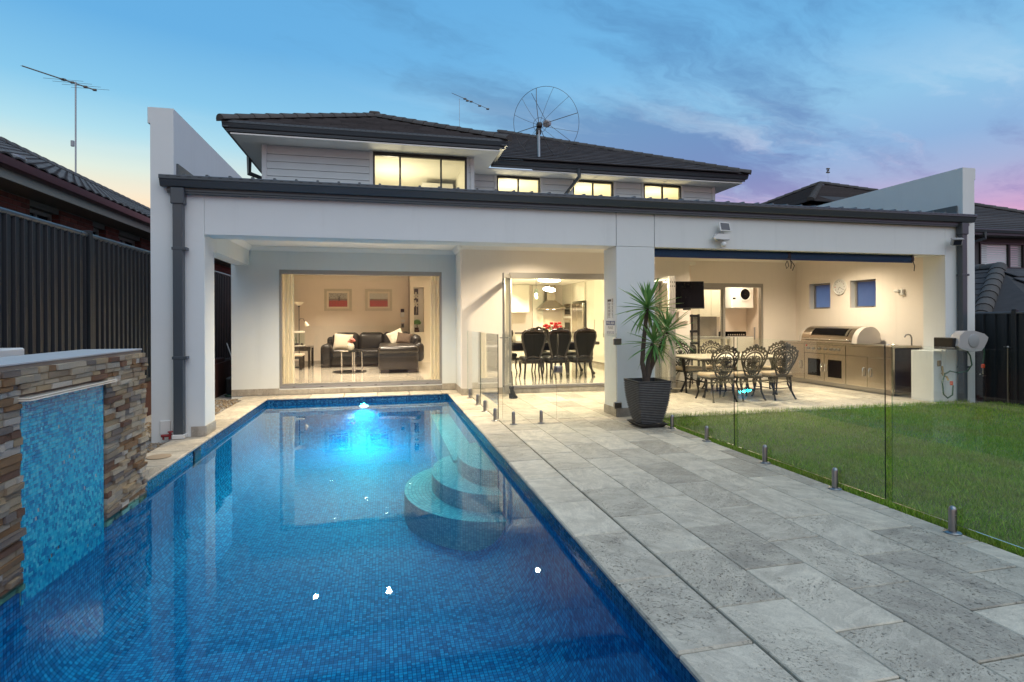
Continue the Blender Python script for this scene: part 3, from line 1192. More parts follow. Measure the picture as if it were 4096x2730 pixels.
# beam in three bays with open control joints
hb('beam', W, (-2.2, 3.376, FY, 8.06, 2.545, 3.09), c=.004)
hb('beam', W, (3.384, 3.996, FY, 8.06, 2.545, 3.09), c=.004)
hb('beam', W, (4.004, 9.52, FY, 8.06, 2.545, 3.09), c=.004)
hb('joint_backing', 'ink', (3.37, 4.01, FY + .012, 8.0, 2.56, 3.08))
hb('pillar', W, (-2.538, -2.202, FY, 8.1, 0, 3.09), c=.004)
hb('pillar', W, (3.38, 4.0, FY, 8.16, 0, 2.541), c=.004)
hb('pillar', W, (9.522, 9.888, FY, 8.09, 0, 3.09), c=.004)
hb('low_wall', W, (9.26, 9.52, FY, 8.1, -.05, .88), c=.004)
# wing walls rising above the terrace roof
lw = hb('wing_wall', W, (-2.80, -2.54, FY - .018, 8.1, -.05, 4.10), (-2.80, -2.54, 8.1, 12.6, 2.53, 4.10))
hb('capping', W, (-2.83, -2.5405, FY - .0175, 12.62, 3.90, 4.1005), c=.004, parent=lw)
rw = hb('wing_wall', W, (9.89, 10.15, FY - .018, 12.6, -.05, 1.68), (9.89, 10.15, FY - .018, 12.6, 2.27, 4.09), (9.89, 10.15, FY - .018, 9.39, 1.68, 2.27), (9.89, 10.15, 10.04, 10.58, 1.68, 2.27), (9.89, 10.15, 11.22, 12.6, 1.68, 2.27))
hb('capping', W, (9.8905, 10.18, FY - .0175, 12.62, 3.89, 4.0905), c=.004, parent=rw)
hb('flashing', 'rooftin', (-2.545, -2.515, 7.75, 11.6, 3.20, 3.44), c=.004)
hb('flashing', 'rooftin', (9.86, 9.885, 7.75, 11.6, 3.20, 3.44), c=.004)

# ---- terrace back walls
hb('living_wall', W, (-2.86, -2.0, 11.6, 11.78, -.05, 3.0), (1.185, 1.52, 11.6, 11.78, -.05, 3.0), (-2.0, 1.185, 11.6, 11.78, 2.46, 3.0), (-2.0, 1.185, 11.6, 11.78, -.05, .125))
hb('return_wall', W, (1.47, 1.65, 10.632, 11.6, -.05, 3.0))
hb('kitchen_outer_wall', WI, (1.466, 2.41, 10.63, 10.80, -.05, 3.0), (5.45, 6.35, 10.63, 10.80, -.05, 3.0), (2.41, 5.45, 10.63, 10.80, 2.385, 3.0), (2.41, 5.45, 10.63, 10.80, -.05, .115))
hb('end_wall', WI, (6.17, 6.348, 10.80, 11.8, -.05, 3.0))
hb('laundry_wall', WI, (6.348, 6.62, 11.65, 11.83, -.05, 3.0), (8.93, 9.86, 11.65, 11.83, -.05, 3.0), (6.62, 8.93, 11.65, 11.83, 2.30, 3.0), (6.62, 8.93, 11.65, 11.83, -.05, .045))
X0, X1 = 9.85, 10.02
hb('side_wall', WI, (X0, 9.888, 8.09, 11.65, -.05, 1.68), (X0, 9.888, 8.09, 11.65, 2.27, 3.0), (X0, 9.888, 8.09, 9.39, 1.68, 2.27), (X0, 9.888, 10.04, 10.58, 1.68, 2.27), (X0, 9.888, 11.22, 11.65, 1.68, 2.27))
cl = hb('ceiling', 'ceiling', (-2.538, 9.85, 8.06, 11.6, 2.905, 2.985))
# cornice
b = MB()
cp = [(0, 0), (0, -.085), (-.012, -.085), (-.03, -.062), (-.062, -.030), (-.085, -.012), (-.085, 0)]
b.prism([(11.6 + y, 2.905 + z) for y, z in cp], 'x', -2.53, 1.47)
b.prism([(10.63 + y, 2.905 + z) for y, z in cp], 'x', 1.39, 6.35)
b.prism([(11.65 + y, 2.905 + z) for y, z in cp], 'x', 6.35, 9.85)
b.prism([(1.47 + x, 2.905 + z) for x, z in cp], 'y', 10.55, 11.6)
b.prism([(9.85 + x, 2.905 + z) for x, z in cp], 'y', 8.06, 11.65)
b.prism([(-2.54 - x, 2.905 + z) for x, z in cp], 'y', 8.1, 11.6)
b.build('cornice', MT['ceiling'], H, smooth=30)

# ---- stone skirting tiles
def skirt(x0, y0, x1, y1, t=.012, h=.13, step=.61):
    L = math.hypot(x1 - x0, y1 - y0)
    n = max(1, round(L / step))
    for k in range(n):
        a, c = k / n, (k + 1) / n
        p, q = (x0 + (x1 - x0) * a, y0 + (y1 - y0) * a), (x0 + (x1 - x0) * c, y0 + (y1 - y0) * c)
        b = MB()
        if abs(x1 - x0) > abs(y1 - y0):
            b.box(min(p[0], q[0]) + .001, max(p[0], q[0]) - .001, y0 - t, y0 - .0005, .001, h, .002)
        else:
            b.box(x0, x0 + t, min(p[1], q[1]) + .001, max(p[1], q[1]) - .001, .001, h, .002)
        o = b.build('skirting_tile', MT['skirting'], H)


skirt(-2.36, FY, -2.19, FY, step=.4)
skirt(-2.2, FY, -2.2, 8.1, .012)
skirt(-2.86, 11.6, -2.0, 11.6)
skirt(-2.0, 11.598, 1.185, 11.598, h=.10)
skirt(1.185, 11.6, 1.46, 11.6)
skirt(1.455, 10.63, 1.455, 11.6)
skirt(1.46, 10.63, 2.41, 10.63)
skirt(2.41, 10.628, 5.45, 10.628, h=.10)
skirt(5.45, 10.63, 6.35, 10.63)
skirt(3.366, FY, 3.366, 8.16)
skirt(3.36, FY, 4.01, FY)

# ---- gutter, fascia, slots
def gutter_x(x0, x1, y, z, parent=None, m='gutter', slots=True, name='gutter'):
    pr = [(0, 0), (-.118, 0), (-.126, -.006), (-.126, -.046), (-.110, -.056), (-.104, -.075), (-.080, -.128), (-.070, -.135), (0, -.135)]
    g_ = MB().prism([(y + a, z + c) for a, c in pr], 'x', x0, x1).build(name, MT[m], parent or H)
    f = MB()
    f.prism([(y + a, z + c) for a, c in [(.004, -.10), (-.030, -.10), (-.030, -.150), (-.036, -.156), (-.036, -.180), (-.024, -.186), (-.024, -.205), (.004, -.205)]], 'x', x0 + .06, x1 - .06)
    f.build('fascia', MT[m], parent or H)
    if slots:
        s_ = MB()
        n = int((x1 - x0) / .118)
        for k in range(n):
            xx = x0 + .08 + k * .118
            s_.box(xx, xx + .042, y - .1275, y - .1262, z - .024, z - .017)
        s_.build('gutter_slots', MT['black'], g_, kind='stuff')
    return g_


gutter_x(-2.66, 10.02, 7.64, 3.245)
# terrace roof sheet with ribs
RS = math.tan(R(4))
b = MB().prism([(7.56, 3.205), (12.8, 3.205 + 5.24 * RS), (12.8, 3.185 + 5.24 * RS), (7.56, 3.185)], 'x', -2.535, 9.885)
rf = b.build('terrace_roof', MT['rooftin'], H)
q = MB().prism([(-.030, 0), (-.013, .068), (.013, .068), (.030, 0)], 'y', 0, 5.2)
q.v = [(x, y, z + y * RS) for x, y, z in q.v]
rme = q.mesh('roof_rib')
rme.materials.append(MT['rooftin'])
x = -2.40
while x < 9.85:
    piece('roof_rib', rme, rf, (x, 7.565, 3.206))
    x += .262

# ---- downpipes
def downpipe(x0, x1, y0, y1, z0, z1, name='downpipe', brk=(1.0, 2.35)):
    p = hb(name, 'gutter', (x0, x1, y0, y1, z0, z1), c=.006)
    hb('rainhead', 'gutter', (x0 - .02, x1 + .02, y0 - .015, y1 + .003, z1 - .20, z1 - .0), c=.008, parent=p)
    for z in brk:
        hb('bracket', 'gutter', (x0 - .012, x1 + .045, y0 - .004, y1, z - .018, z + .018), c=.003, parent=p)


downpipe(-2.525, -2.415, 7.565, 7.660, .05, 3.10)
hb('pipe_shoe', 'white_plastic', (-2.54, -2.40, 7.555, 7.678, .0, .055), c=.006)
downpipe(9.755, 9.86, 7.565, 7.660, .0, 3.10, brk=(.6, 2.2))
hb('conduit', 'white_plastic', (9.90, 9.955, 7.60, 7.655, .02, 2.92), c=.01)
hb('meter_cover', 'white_plastic', (-2.70, -2.585, 7.645, 7.665, .05, .22), c=.004)

# ---- living room window
def window(name, x0, x1, y, z0, z1, m='alu', fr=.055, top_=.10, bot=.07, mull=(), depth=.09, gl='window_glass', parent=None):
    w_ = MB()
    w_.box(x0, x0 + fr, y, y + depth, z0, z1, .004)
    w_.box(x1 - fr, x1, y, y + depth, z0, z1, .004)
    w_.box(x0 + fr, x1 - fr, y, y + depth, z1 - top_, z1, .004)
    w_.box(x0 + fr, x1 - fr, y, y + depth, z0, z0 + bot, .004)
    o = w_.build(name, MT[m], parent or H)
    for xm in mull:
        MB().box(xm - .022, xm + .022, y + .012, y + depth - .012, z0 + bot, z1 - top_, .003).build('mullion', MT[m], o)
    xs = [x0 + fr] + list(mull) + [x1 - fr]
    for a, c in zip(xs, xs[1:]):
        MB().add([(a, y + depth * .55, z0 + bot), (c, y + depth * .55, z0 + bot), (c, y + depth * .55, z1 - top_), (a, y + depth * .55, z1 - top_)], [(0, 1, 2, 3)]).build('pane', MT[gl], o)
    return o


lwn = window('living_window', -2.0, 1.185, 11.615, .125, 2.46, fr=.048, top_=.085, bot=.085)
MB().box(-1.98, 1.165, 11.59, 11.612, .125, .17, .004).build('sill', MT['alu_grey'], lwn)
wh = MB()
for k in range(6):
    wh.box(-1.75 + k * .52, -1.70 + k * .52, 11.5865, 11.5895, .14, .15)
wh.build('weep_holes', MT['black'], lwn, kind='stuff')

# ---- bifold door head, track and leaves
hb('door_head', 'alu', (2.41, 5.45, 10.615, 10.74, 2.27, 2.385), c=.005)
hb('door_track', 'alu_grey', (2.41, 5.45, 10.60, 10.79, .115, .135), (2.41, 5.45, 10.595, 10.615, .135, .155), (2.41, 5.45, 10.70, 10.715, .135, .15), c=.002)


def leaf(name, px, py, ang, L, z0, z1, handle=True):
    """framed glass leaf from hinge (px,py) turned by ang from +X"""
    m_ = Matrix.Translation((px, py, 0)) @ Matrix.Rotation(ang, 4, 'Z')
    f = .075
    b = MB()
    b.box(0, f, -.02, .02, z0, z1, .004)
    b.box(L - f, L, -.02, .02, z0, z1, .004)
    b.box(f, L - f, -.02, .02, z1 - f, z1, .004)
    b.box(f, L - f, -.02, .02, z0, z0 + f + .05, .004)
    b.xf(m_)
    o = b.build(name, MT['alu'], H)
    b = MB().add([(f, 0, z0 + f), (L - f, 0, z0 + f), (L - f, 0, z1 - f), (f, 0, z1 - f)], [(0, 1, 2, 3)]).xf(m_)
    b.build('pane', MT['window_glass'], o)
    if handle:
        b = MB()
        b.tube([(L - .035, -.02, 1.12), (L - .035, -.075, 1.12), (L - .16, -.075, 1.12)], .010, 8)
        b.tube([(L - .035, .02, 1.12), (L - .035, .075, 1.12), (L - .16, .075, 1.12)], .010, 8)
        b.box(L - .05, L - .02, -.026, .026, 1.02, 1.22, .004)
        b.xf(m_)
        b.build('handle', MT['steel_dark'], o)
    b = MB()
    for z in (z0 + .12, z1 - .12, z1 - .2):
        b.box(L - .012, L + .0015, -.008, .008, z - .012, z + .012)
    b.xf(m_)
    b.build('edge_bolts', MT['black'], o)
    return o


leaf('door_leaf', 2.43, 10.60, R(-116), .60, .10, 2.33)
for k, (hx, a) in enumerate(((5.47, -93), (5.53, -94), (5.59, -95))):
    leaf('door_leaf', hx + .03, 10.585, R(a), .74, .10, 2.30, handle=(k == 0))

# ---- laundry slider
sw = MB()
sw.box(6.62, 6.67, 11.66, 11.76, .045, 2.30, .003)
sw.box(8.88, 8.93, 11.66, 11.76, .045, 2.30, .003)
sw.box(6.67, 8.88, 11.66, 11.76, 2.21, 2.30, .003)
sw.box(6.67, 8.88, 11.66, 11.76, .045, .085, .003)
so_ = sw.build('sliding_door', MT['alu'], H)
for x0, x1, y in ((6.67, 7.93, 11.70), (6.70, 7.90, 11.735)):
    b = MB()
    b.box(x0, x0 + .06, y, y + .03, .085, 2.21, .003)
    b.box(x1 - .06, x1, y, y + .03, .085, 2.21, .003)
    b.box(x0 + .06, x1 - .06, y, y + .03, 2.15, 2.21, .003)
    b.box(x0 + .06, x1 - .06, y, y + .03, .085, .16, .003)
    if x0 < 7:
        b.box(x0 + .06, x1 - .06, y, y + .03, .98, 1.03, .003)
    b.build('sash', MT['alu'], so_)
    MB().add([(x0 + .06, y + .015, .16), (x1 - .06, y + .015, .16), (x1 - .06, y + .015, 2.15), (x0 + .06, y + .015, 2.15)], [(0, 1, 2, 3)]).build('pane', MT['window_glass'], so_)
MB().box(8.72, 8.75, 11.70, 11.73, .95, 1.25, .006).build('pull_handle', MT['alu_grey'], so_)

# ---- the two small windows in the side wall
for y0, y1 in ((10.58, 11.22), (9.39, 10.04)):
    b = MB()
    f = .035
    b.box(9.99, 10.04, y0, y0 + f, 1.68, 2.27, .002)
    b.box(9.99, 10.04, y1 - f, y1, 1.68, 2.27, .002)
    b.box(9.99, 10.04, y0 + f, y1 - f, 1.68, 1.68 + f, .002)
    b.box(9.99, 10.04, y0 + f, y1 - f, 2.27 - f, 2.27, .002)
    o = b.build('small_window', MT['alu'], H)
    MB().add([(10.02, y0 + f, 1.715), (10.02, y0 + f, 2.235), (10.02, y1 - f, 2.235), (10.02, y1 - f, 1.715)], [(0, 1, 2, 3)]).build('pane', MT['frosted'], o)
    MB().box(9.95, 9.99, y0 + .20, y0 + .42, 1.685, 1.705, .004).build('winder', MT['steel_dark'], o)

# ---- interior shell
hb('living_floor', 'floor_in', (-2.84, 1.62, 11.78, 18.2, -.02, .12))
hb('kitchen_floor', 'floor_in', (1.62, 6.5, 10.80, 18.4, -.02, .1195))
hb('living_room_wall', 'plaster', (-2.86, -2.72, 11.78, 18.2, .12, 2.9), (-2.86, .80, 18.0, 18.2, .12, 2.9))
nw = hb('niche_wall', 'plaster', (.78, .93, 17.72, 17.9, .12, 2.9), (1.24, 1.46, 17.72, 17.9, .12, 2.9), (.93, 1.24, 17.72, 17.9, .12, 1.08), (.93, 1.24, 17.72, 17.9, 2.50, 2.9), (.78, .80, 17.72, 18.0, .12, 2.9))
hb('niche_back', 'ceiling', (.90, 1.27, 17.901, 17.93, 1.05, 2.55), parent=nw)
hb('dividing_wall', 'plaster', (1.64, 1.76, 11.78, 16.9, .12, 2.9))
hb('living_ceiling', 'ceiling', (-2.86, 1.64, 11.78, 18.2, 2.86, 2.93))
hb('kitchen_ceiling', 'ceiling', (1.64, 6.6, 10.80, 18.4, 2.63, 2.70))
hb('kitchen_wall', 'kitchen_wall', (1.46, 6.6, 18.2, 18.4, .12, 2.7), (6.45, 6.60, 11.0, 18.2, .12, 2.7), (6.12, 6.45, 10.80, 11.0, .12, 2.7))
hb('skirting_board', 'skirting', (6.432, 6.449, 11.0, 16.0, .12, .24), (-2.719, -2.705, 11.8, 18.0, .12, .22), (-2.7, .78, 17.985, 17.999, .12, .22))
# laundry shell
hb('laundry_floor', 'floor_in', (6.6, 10.3, 11.76, 14.0, .0, .05))
hb('laundry_shell', 'kitchen_wall', (6.5, 10.3, 14.0, 14.1, 0, 2.7), (6.602, 6.66, 11.83, 14.0, 0, 2.7), (10.18, 10.3, 11.83, 14.0, 0, 2.7), (6.6, 10.3, 11.83, 14.1, 2.62, 2.7))

# ================================================================ UPPER STOREY
SZ = 5.60
up = 'cladding'
hb('upper_wall', 'trim', (-2.74, -.25, 13.97, 14.1, 3.4, SZ), (2.10, 2.25, 13.97, 14.1, 3.4, SZ), (-.25, 2.10, 13.97, 14.1, 3.4, 4.30), (-2.74, -2.62, 14.1, 20, 3.4, SZ), (2.12, 2.25, 14.1, 15.5, 3.4, SZ))
hb('corner_trim', 'trim', (-2.765, -2.66, 13.925, 13.97, 3.6, SZ), (2.165, 2.26, 13.925, 13.97, 3.6, SZ), c=.003)
hb('window_trim', 'trim', (-.33, -.24, 13.93, 13.97, 3.9, SZ), (2.07, 2.125, 13.93, 13.97, 3.9, SZ), c=.003)
for k in range(9):
    z1 = SZ - .055 - k * .171
    for x0, x1 in ((-2.66, -.33), (2.125, 2.165)):
        b = MB()
        b.prism([(13.97, z1), (13.952, z1), (13.938, z1 - .163), (13.97, z1 - .163)], 'x', x0, x1)
        b.build('weatherboard', MT[up], H)
window('upper_window', -.24, 2.07, 13.945, 4.28, 5.585, 'alu_dark', .045, .085, .05, (.41, 1.42))
hb('upper_wall', 'trim', (2.26, 10.14, 15.52, 15.65, 3.5, 4.62), (2.26, 3.15, 15.52, 15.65, 4.62, SZ), (4.46, 5.44, 15.52, 15.65, 4.62, SZ), (6.74, 7.71, 15.52, 15.65, 4.62, SZ), (8.99, 10.14, 15.52, 15.65, 4.62, SZ), (10.0, 10.14, 15.65, 22, 3.5, SZ))
for x0, x1, mx_ in ((3.17, 4.44, 3.80), (5.46, 6.72, 6.09), (7.73, 8.97, 8.36)):
    window('upper_window', x0, x1, 15.50, 4.62, 5.585, 'alu_dark', .04, .065, .05, (mx_,))
for x0, x1 in ((2.27, 3.08), (4.53, 5.38), (6.80, 7.64), (9.06, 10.04)):
    for k in range(5):
        z1 = SZ - .03 - k * .171
        MB().prism([(15.52, z1), (15.502, z1), (15.488, z1 - .163), (15.52, z1 - .163)], 'x', x0, x1).build('weatherboard', MT[up], H)
for x in (3.085, 4.455, 5.385, 6.735, 7.645, 8.985):
    hb('window_trim', 'trim', (x, x + .07, 15.475, 15.52, 4.3, SZ), c=.003)
hb('corner_trim', 'trim', (10.045, 10.15, 15.475, 15.52, 3.6, SZ), c=.003)
# soffits
hb('soffit', 'soffit', (-3.29, 2.80, 13.33, 13.97, SZ, SZ + .03), (-3.29, -2.74, 13.97, 20, SZ, SZ + .03), (2.25, 2.80, 13.97, 14.93, SZ, SZ + .03))
hb('soffit', 'soffit', (2.26, 10.73, 14.93, 15.53, SZ, SZ + .03), (10.14, 10.73, 15.53, 22, SZ, SZ + .03))
# upper gutters
gutter_x(-3.44, 2.98, 13.34, 5.86)
gutter_x(2.82, 10.86, 14.93, 5.86, slots=False)
b = MB()
b.box(-3.44, -3.31, 13.25, 20, 5.725, 5.86)
b.box(-3.33, -3.29, 13.35, 20, 5.655, 5.76)
b.build('gutter', MT['gutter'], H)
b = MB()
b.box(2.83, 2.965, 13.25, 14.9, 5.725, 5.86)
b.box(2.80, 2.84, 13.35, 14.9, 5.655, 5.76)
b.build('gutter', MT['gutter'], H)
b = MB()
b.box(10.73, 10.86, 14.85, 22, 5.725, 5.86)
b.box(10.70, 10.75, 14.95, 22, 5.655, 5.76)
b.build('gutter', MT['gutter'], H)
# offset downpipes under the eaves
MB().tube([(5.42, 14.87, 5.74), (5.42, 14.87, 5.50), (5.12, 15.40, 5.02), (5.12, 15.42, 3.7)], .06, 4).build('downpipe', MT['gutter'], H)
MB().tube([(-3.40, 15.6, 5.74), (-3.40, 15.6, 5.30), (-2.85, 15.6, 5.10), (-2.82, 15.6, 3.7)], .065, 4).build('downpipe', MT['gutter'], H)
# lit rooms behind the upper glass
def room(x0, x1, y0, y1, z0, z1, lx, ly, lz, pw):
    b = MB()
    b.box(x0, x1, y1, y1 + .05, z0, z1)
    b.box(x0 - .05, x0, y0, y1, z0, z1)
    b.box(x1, x1 + .05, y0, y1, z0, z1)
    b.box(x0, x1, y0, y1, z1, z1 + .04)
    b.box(x0, x1, y0, y1, z0 - .04, z0)
    b.build('upper_room', MT['upper_paint'], H)
    if x0 > 0: hb('ceiling_light', 'bulb', (lx - .07, lx + .07, ly - .07, ly + .07, z1 - .05, z1 - .012), c=.012)
    lamp('room_lamp', 'POINT', (lx, ly, lz), H, pw, (1, .89, .64), .12)


M('upper_paint', (.80, .77, .66), .7, var=.03)
room(-2.6, 2.10, 14.12, 17.5, 3.45, 5.60, 0.2, 15.6, 4.6, 62)
room(2.4, 9.95, 15.68, 18.0, 3.6, 5.62, 3.75, 16.6, 4.9, 42)
lamp('room_lamp', 'POINT', (6.2, 16.6, 4.9), H, 42, (1, .84, .52), .12)
lamp('room_lamp', 'POINT', (8.6, 16.6, 4.9), H, 42, (1, .84, .52), .12)
# dressing in the big upstairs room: a pale wardrobe edge and a ceiling line
hb('wardrobe', 'ceiling', (1.1, 2.0, 16.2, 17.4, 3.5, 5.45), c=.01)

# ---- tiled roofs
PT = .455
ang = math.atan(PT)


def tile_mesh(wd, ln, th, m, curve=0.0, name='roof_tile'):
    b = MB()
    if curve:
        N = 6
        up_, lo = [], []
        for i in range(N + 1):
            x = -wd / 2 + wd * i / N
            up_.append((x, th + curve * math.sin(math.pi * i / N) ** 1.0))
            lo.append((x, curve * math.sin(math.pi * i / N) - .004))
        b.prism(up_ + lo[::-1], 'y', -ln / 2, ln / 2)
    else:
        b.box(-wd / 2, wd / 2, -ln / 2, ln / 2, 0, th, .008)
    me = b.mesh(name, smooth=40 if curve else None)
    me.materials.append(MT[m])
    return me


def hips(parent, pts, m='rooftile_cap', L=.40, wd=.11, name='ridge_cap'):
    """overlapping half-round caps along a line"""
    a, c = Vector(pts[0]), Vector(pts[1])
    d_ = (c - a)
    n = max(1, int(d_.length / (L * .86)))
    b = MB()
    N = 7
    prof = [(wd * math.cos(math.pi * i / N) * 1.1, wd * .95 * math.sin(math.pi * i / N)) for i in range(N + 1)]
    b.prism(prof, 'y', -L / 2, L / 2)
    b.v = [(x * (1 + (.10 if y < 0 else -.02)), y, z * (1.15 if y < 0 else .95)) for x, y, z in b.v]
    me = b.mesh(name, smooth=50)
    me.materials.append(MT[m])
    u = d_.normalized()
    yaw = math.atan2(-u.x, u.y)
    pit = math.asin(u.z)
    for k in range(n):
        p_ = a + d_ * ((k + .5) / n)
        piece(name, me, parent, p_ + Vector((0, 0, -.035)), (pit, 0, yaw))


# right hand roof, front slope laid tile by tile
b = MB()
e0, y0_, z0_ = 10.80, 14.74, 5.84
b.add([(2.9, y0_, z0_), (e0, y0_, z0_), (e0 - 6.4, y0_ + 6.4, z0_ + 6.4 * PT), (2.9, y0_ + 6.4, z0_ + 6.4 * PT)], [(0, 1, 2, 3)])
b.add([(e0, y0_, z0_), (e0, y0_ + 12.8, z0_), (e0 - 6.4, y0_ + 6.4, z0_ + 6.4 * PT)], [(0, 1, 2)])
roofR = b.build('tiled_roof', MT['rooftile'], H)
tm = tile_mesh(.372, .40, .042, 'rooftile')
GA = .30
k = 0
while k < 21:
    yy = y0_ + k * GA
    xr = e0 - (yy - y0_) - .12
    x = 3.02 - (k % 2) * .18 + .18 - max(0, 0)
    if k * GA > 5.2:
        x = max(x, 3.4)
    while x + .186 < xr + .12:
        piece('roof_tile', tm, roofR, (x, yy + .15, z0_ + (k * GA + .15) * PT + .012), (ang - .085, 0, rnd.uniform(-.004, .004)))
        x += .374
    k += 1
hips(roofR, ((e0 + .02, y0_ - .02, z0_ + .05), (e0 - 6.4, y0_ + 6.4, z0_ + 6.4 * PT + .06)))
# left wing hip roof: seen edge-on, courses only
lx0, lx1, ly0 = -3.42, 2.96, 13.24
hw = (lx1 - lx0) / 2
ax, ay, az = lx0 + hw, ly0 + hw, z0_ + hw * PT
b = MB()
b.add([(lx0, ly0, z0_), (lx1, ly0, z0_), (ax, ay, az)], [(0, 1, 2)])
b.add([(lx1, ly0, z0_), (lx1, ly0 + 9, z0_), (ax, ly0 + 9, az), (ax, ay, az)], [(0, 1, 2, 3)])
b.add([(lx0, ly0 + 9, z0_), (lx0, ly0, z0_), (ax, ay, az), (ax, ly0 + 9, az)], [(0, 1, 2, 3)])
roofL = b.build('tiled_roof', MT['rooftile'], H)
for k in range(11):
    t_ = k * .295
    if t_ + .1 > hw:
        break
    x0, x1 = lx0 + t_ + .05, lx1 - t_ - .05
    xx = x0
    y_, z_ = ly0 + t_, z0_ + t_ * PT
    n = max(1, int((x1 - x0) / .372))
    wdt = (x1 - x0) / n
    for i in range(n):
        a_, c_ = x0 + i * wdt, x0 + (i + 1) * wdt - .004
        j_ = rnd.uniform(-.003, .003)
        MB().add([(a_, y_, z_ + .01), (c_, y_, z_ + .01), (c_, y_, z_ + .050 + j_), (a_, y_, z_ + .050 + j_), (a_, y_ + .31, z_ + .31 * PT + .014), (c_, y_ + .31, z_ + .31 * PT + .014)], [(0, 1, 2, 3), (3, 2, 5, 4)]).build('roof_tile', MT['rooftile'], roofL)
hips(roofL, ((lx0 - .02, ly0 - .02, z0_ + .05), (ax, ay, az + .06)), L=.46, wd=.12)
hips(roofL, ((lx1 + .02, ly0 - .02, z0_ + .05), (ax, ay, az + .06)), L=.46, wd=.12)
MB().rbox((ax, ay, az + .10), (.16, .16, .06), .06).build('ridge_end', MT['rooftile_cap'], roofL, smooth=60)

# ================================================================ LIVING ROOM
FL = .12
# downlights
def downlight(x, y, z, pw, label, group, colr=(1, .80, .50), spot=118, blend=.85):
    t = T('downlight', label, 'ceiling light', (x, y, z), group=group)
    MB().lathe([(.060, 0), (.062, -.006), (.048, -.010), (.044, -.004)], 20, (x, y, z), cap=False).build('trim_ring', MT['white_plastic'], t, smooth=40)
    MB().lathe([(.044, -.004), (.02, -.006), (.001, -.006)], 20, (x, y, z), cap=False).build('lens', MT['bulb'], t)
    l = lamp('spot', 'SPOT', (x, y, z - .02), t, pw, colr, .045)
    l.data.spot_size = R(spot)
    l.data.spot_blend = blend
    return t


WARM = (1, .84, .66)
LV = [(-1.12, 13.3, 'front left'), (.05, 13.25, 'front right'), (-.45, 14.6, 'middle'), (-1.45, 16.3, 'back left'), (.70, 15.6, 'back right')]
for x, y, nm in LV:
    downlight(x, y, 2.858, 330, 'recessed downlight in the living room ceiling, %s of five' % nm, 'living room downlights', WARM)

# sofa: L shape, chaise on the right
S = T('corner_sofa', 'dark brown leather corner sofa with chaise on the right', 'sofa', (-.4, 16.6, FL))
LE = MT['leather']


def soft(name, c, h, r, m=LE, parent=S, puff=0, rot=None):
    b = MB().rbox(c, h, r, 24, 14, puff)
    if rot is not None:
        b.xf(Matrix.Translation(c) @ rot @ Matrix.Translation(-Vector(c)))
    return b.build(name, m, parent, smooth=60)


soft('base', (-.50, 16.95, FL + .20), (1.12, .42, .14), .05)
soft('seat_cushion', (-1.08, 16.86, FL + .40), (.36, .48, .10), .07, puff=.02)
soft('seat_cushion', (-.37, 16.86, FL + .40), (.36, .48, .10), .07, puff=.02)
soft('back_cushion', (-1.10, 17.32, FL + .66), (.38, .16, .30), .13, puff=.03, rot=Matrix.Rotation(R(-9), 4, 'X'))
soft('back_cushion', (-.36, 17.32, FL + .66), (.37, .16, .30), .13, puff=.03, rot=Matrix.Rotation(R(-9), 4, 'X'))
soft('back_cushion', (.38, 17.32, FL + .67), (.40, .17, .30), .13, puff=.03, rot=Matrix.Rotation(R(-9), 4, 'X'))
soft('backrest', (-.30, 17.52, FL + .47), (1.36, .14, .38), .10)
soft('arm', (-1.60, 16.92, FL + .33), (.15, .50, .33), .12)
soft('side_back', (.88, 16.65, FL + .64), (.15, .52, .27), .13, puff=.03, rot=Matrix.Rotation(R(10), 4, 'Y'))
soft('side_back', (.95, 15.9, FL + .46), (.13, .55, .26), .12)
soft('chaise_base', (.36, 15.55, FL + .31), (.50, 1.30, .23), .07)
soft('chaise_cushion', (.36, 15.52, FL + .58), (.50, 1.32, .10), .09, puff=.03)
for x, y in ((-1.62, 16.50), (.02, 14.36), (.70, 14.36), (-1.62, 17.35), (.7, 17.3)):
    MB().box(x - .11, x + .11, y - .06, y + .06, FL, FL + .10, .012).build('foot', MT['wood_dark'], S)


def pillow(name, c, w_, h_, t_, rot, m, label, cat='cushion'):
    N = 12
    b = MB()
    for sgn in (1, -1):
        k = len(b.v)
        vs = []
        for j in range(N + 1):
            for i in range(N + 1):
                u, v = i / N * 2 - 1, j / N * 2 - 1
                e_ = max(0, (1 - u ** 4)) * max(0, (1 - v ** 4))
                pin = 1 - .10 * (1 - abs(u)) * v * v - .10 * (1 - abs(v)) * u * u * 0
                vs.append((u * w_ / 2 * (1 - .06 * (1 - v * v)), sgn * t_ / 2 * e_ ** .6, v * h_ / 2 * (1 - .06 * (1 - u * u))))
        fs = []
        for j in range(N):
            for i in range(N):
                q = (j * (N + 1) + i, j * (N + 1) + i + 1, (j + 1) * (N + 1) + i + 1, (j + 1) * (N + 1) + i)
                fs.append(q if sgn < 0 else q[::-1])
        b.add(vs, fs)
    b.xf(Matrix.Translation(c) @ rot)
    return one(name, b, m, label, cat, smooth=80)


RX = lambda a: Matrix.Rotation(R(a), 4, 'X')
RY = lambda a: Matrix.Rotation(R(a), 4, 'Y')
RZ = lambda a: Matrix.Rotation(R(a), 4, 'Z')
pillow('scatter_cushion', (-1.17, 16.98, FL + .70), .54, .52, .18, RX(-20) @ RY(5), MT['cushion_cream'], 'plain cream cushion leaning at the left end of the sofa')
M('cushion_print', (.60, .55, .43), .9, var=.5, scale=14)
pillow('scatter_cushion', (.36, 16.62, FL + .84), .46, .44, .15, RX(-22) @ RY(-24), MT['cushion_print'], 'tilted cream patterned cushion on the sofa chaise')
pillow('scatter_cushion', (.58, 16.36, FL + .80), .44, .36, .16, RX(-22) @ RY(10), MT['cushion_brown'], 'brown shaggy cushion on the sofa chaise')

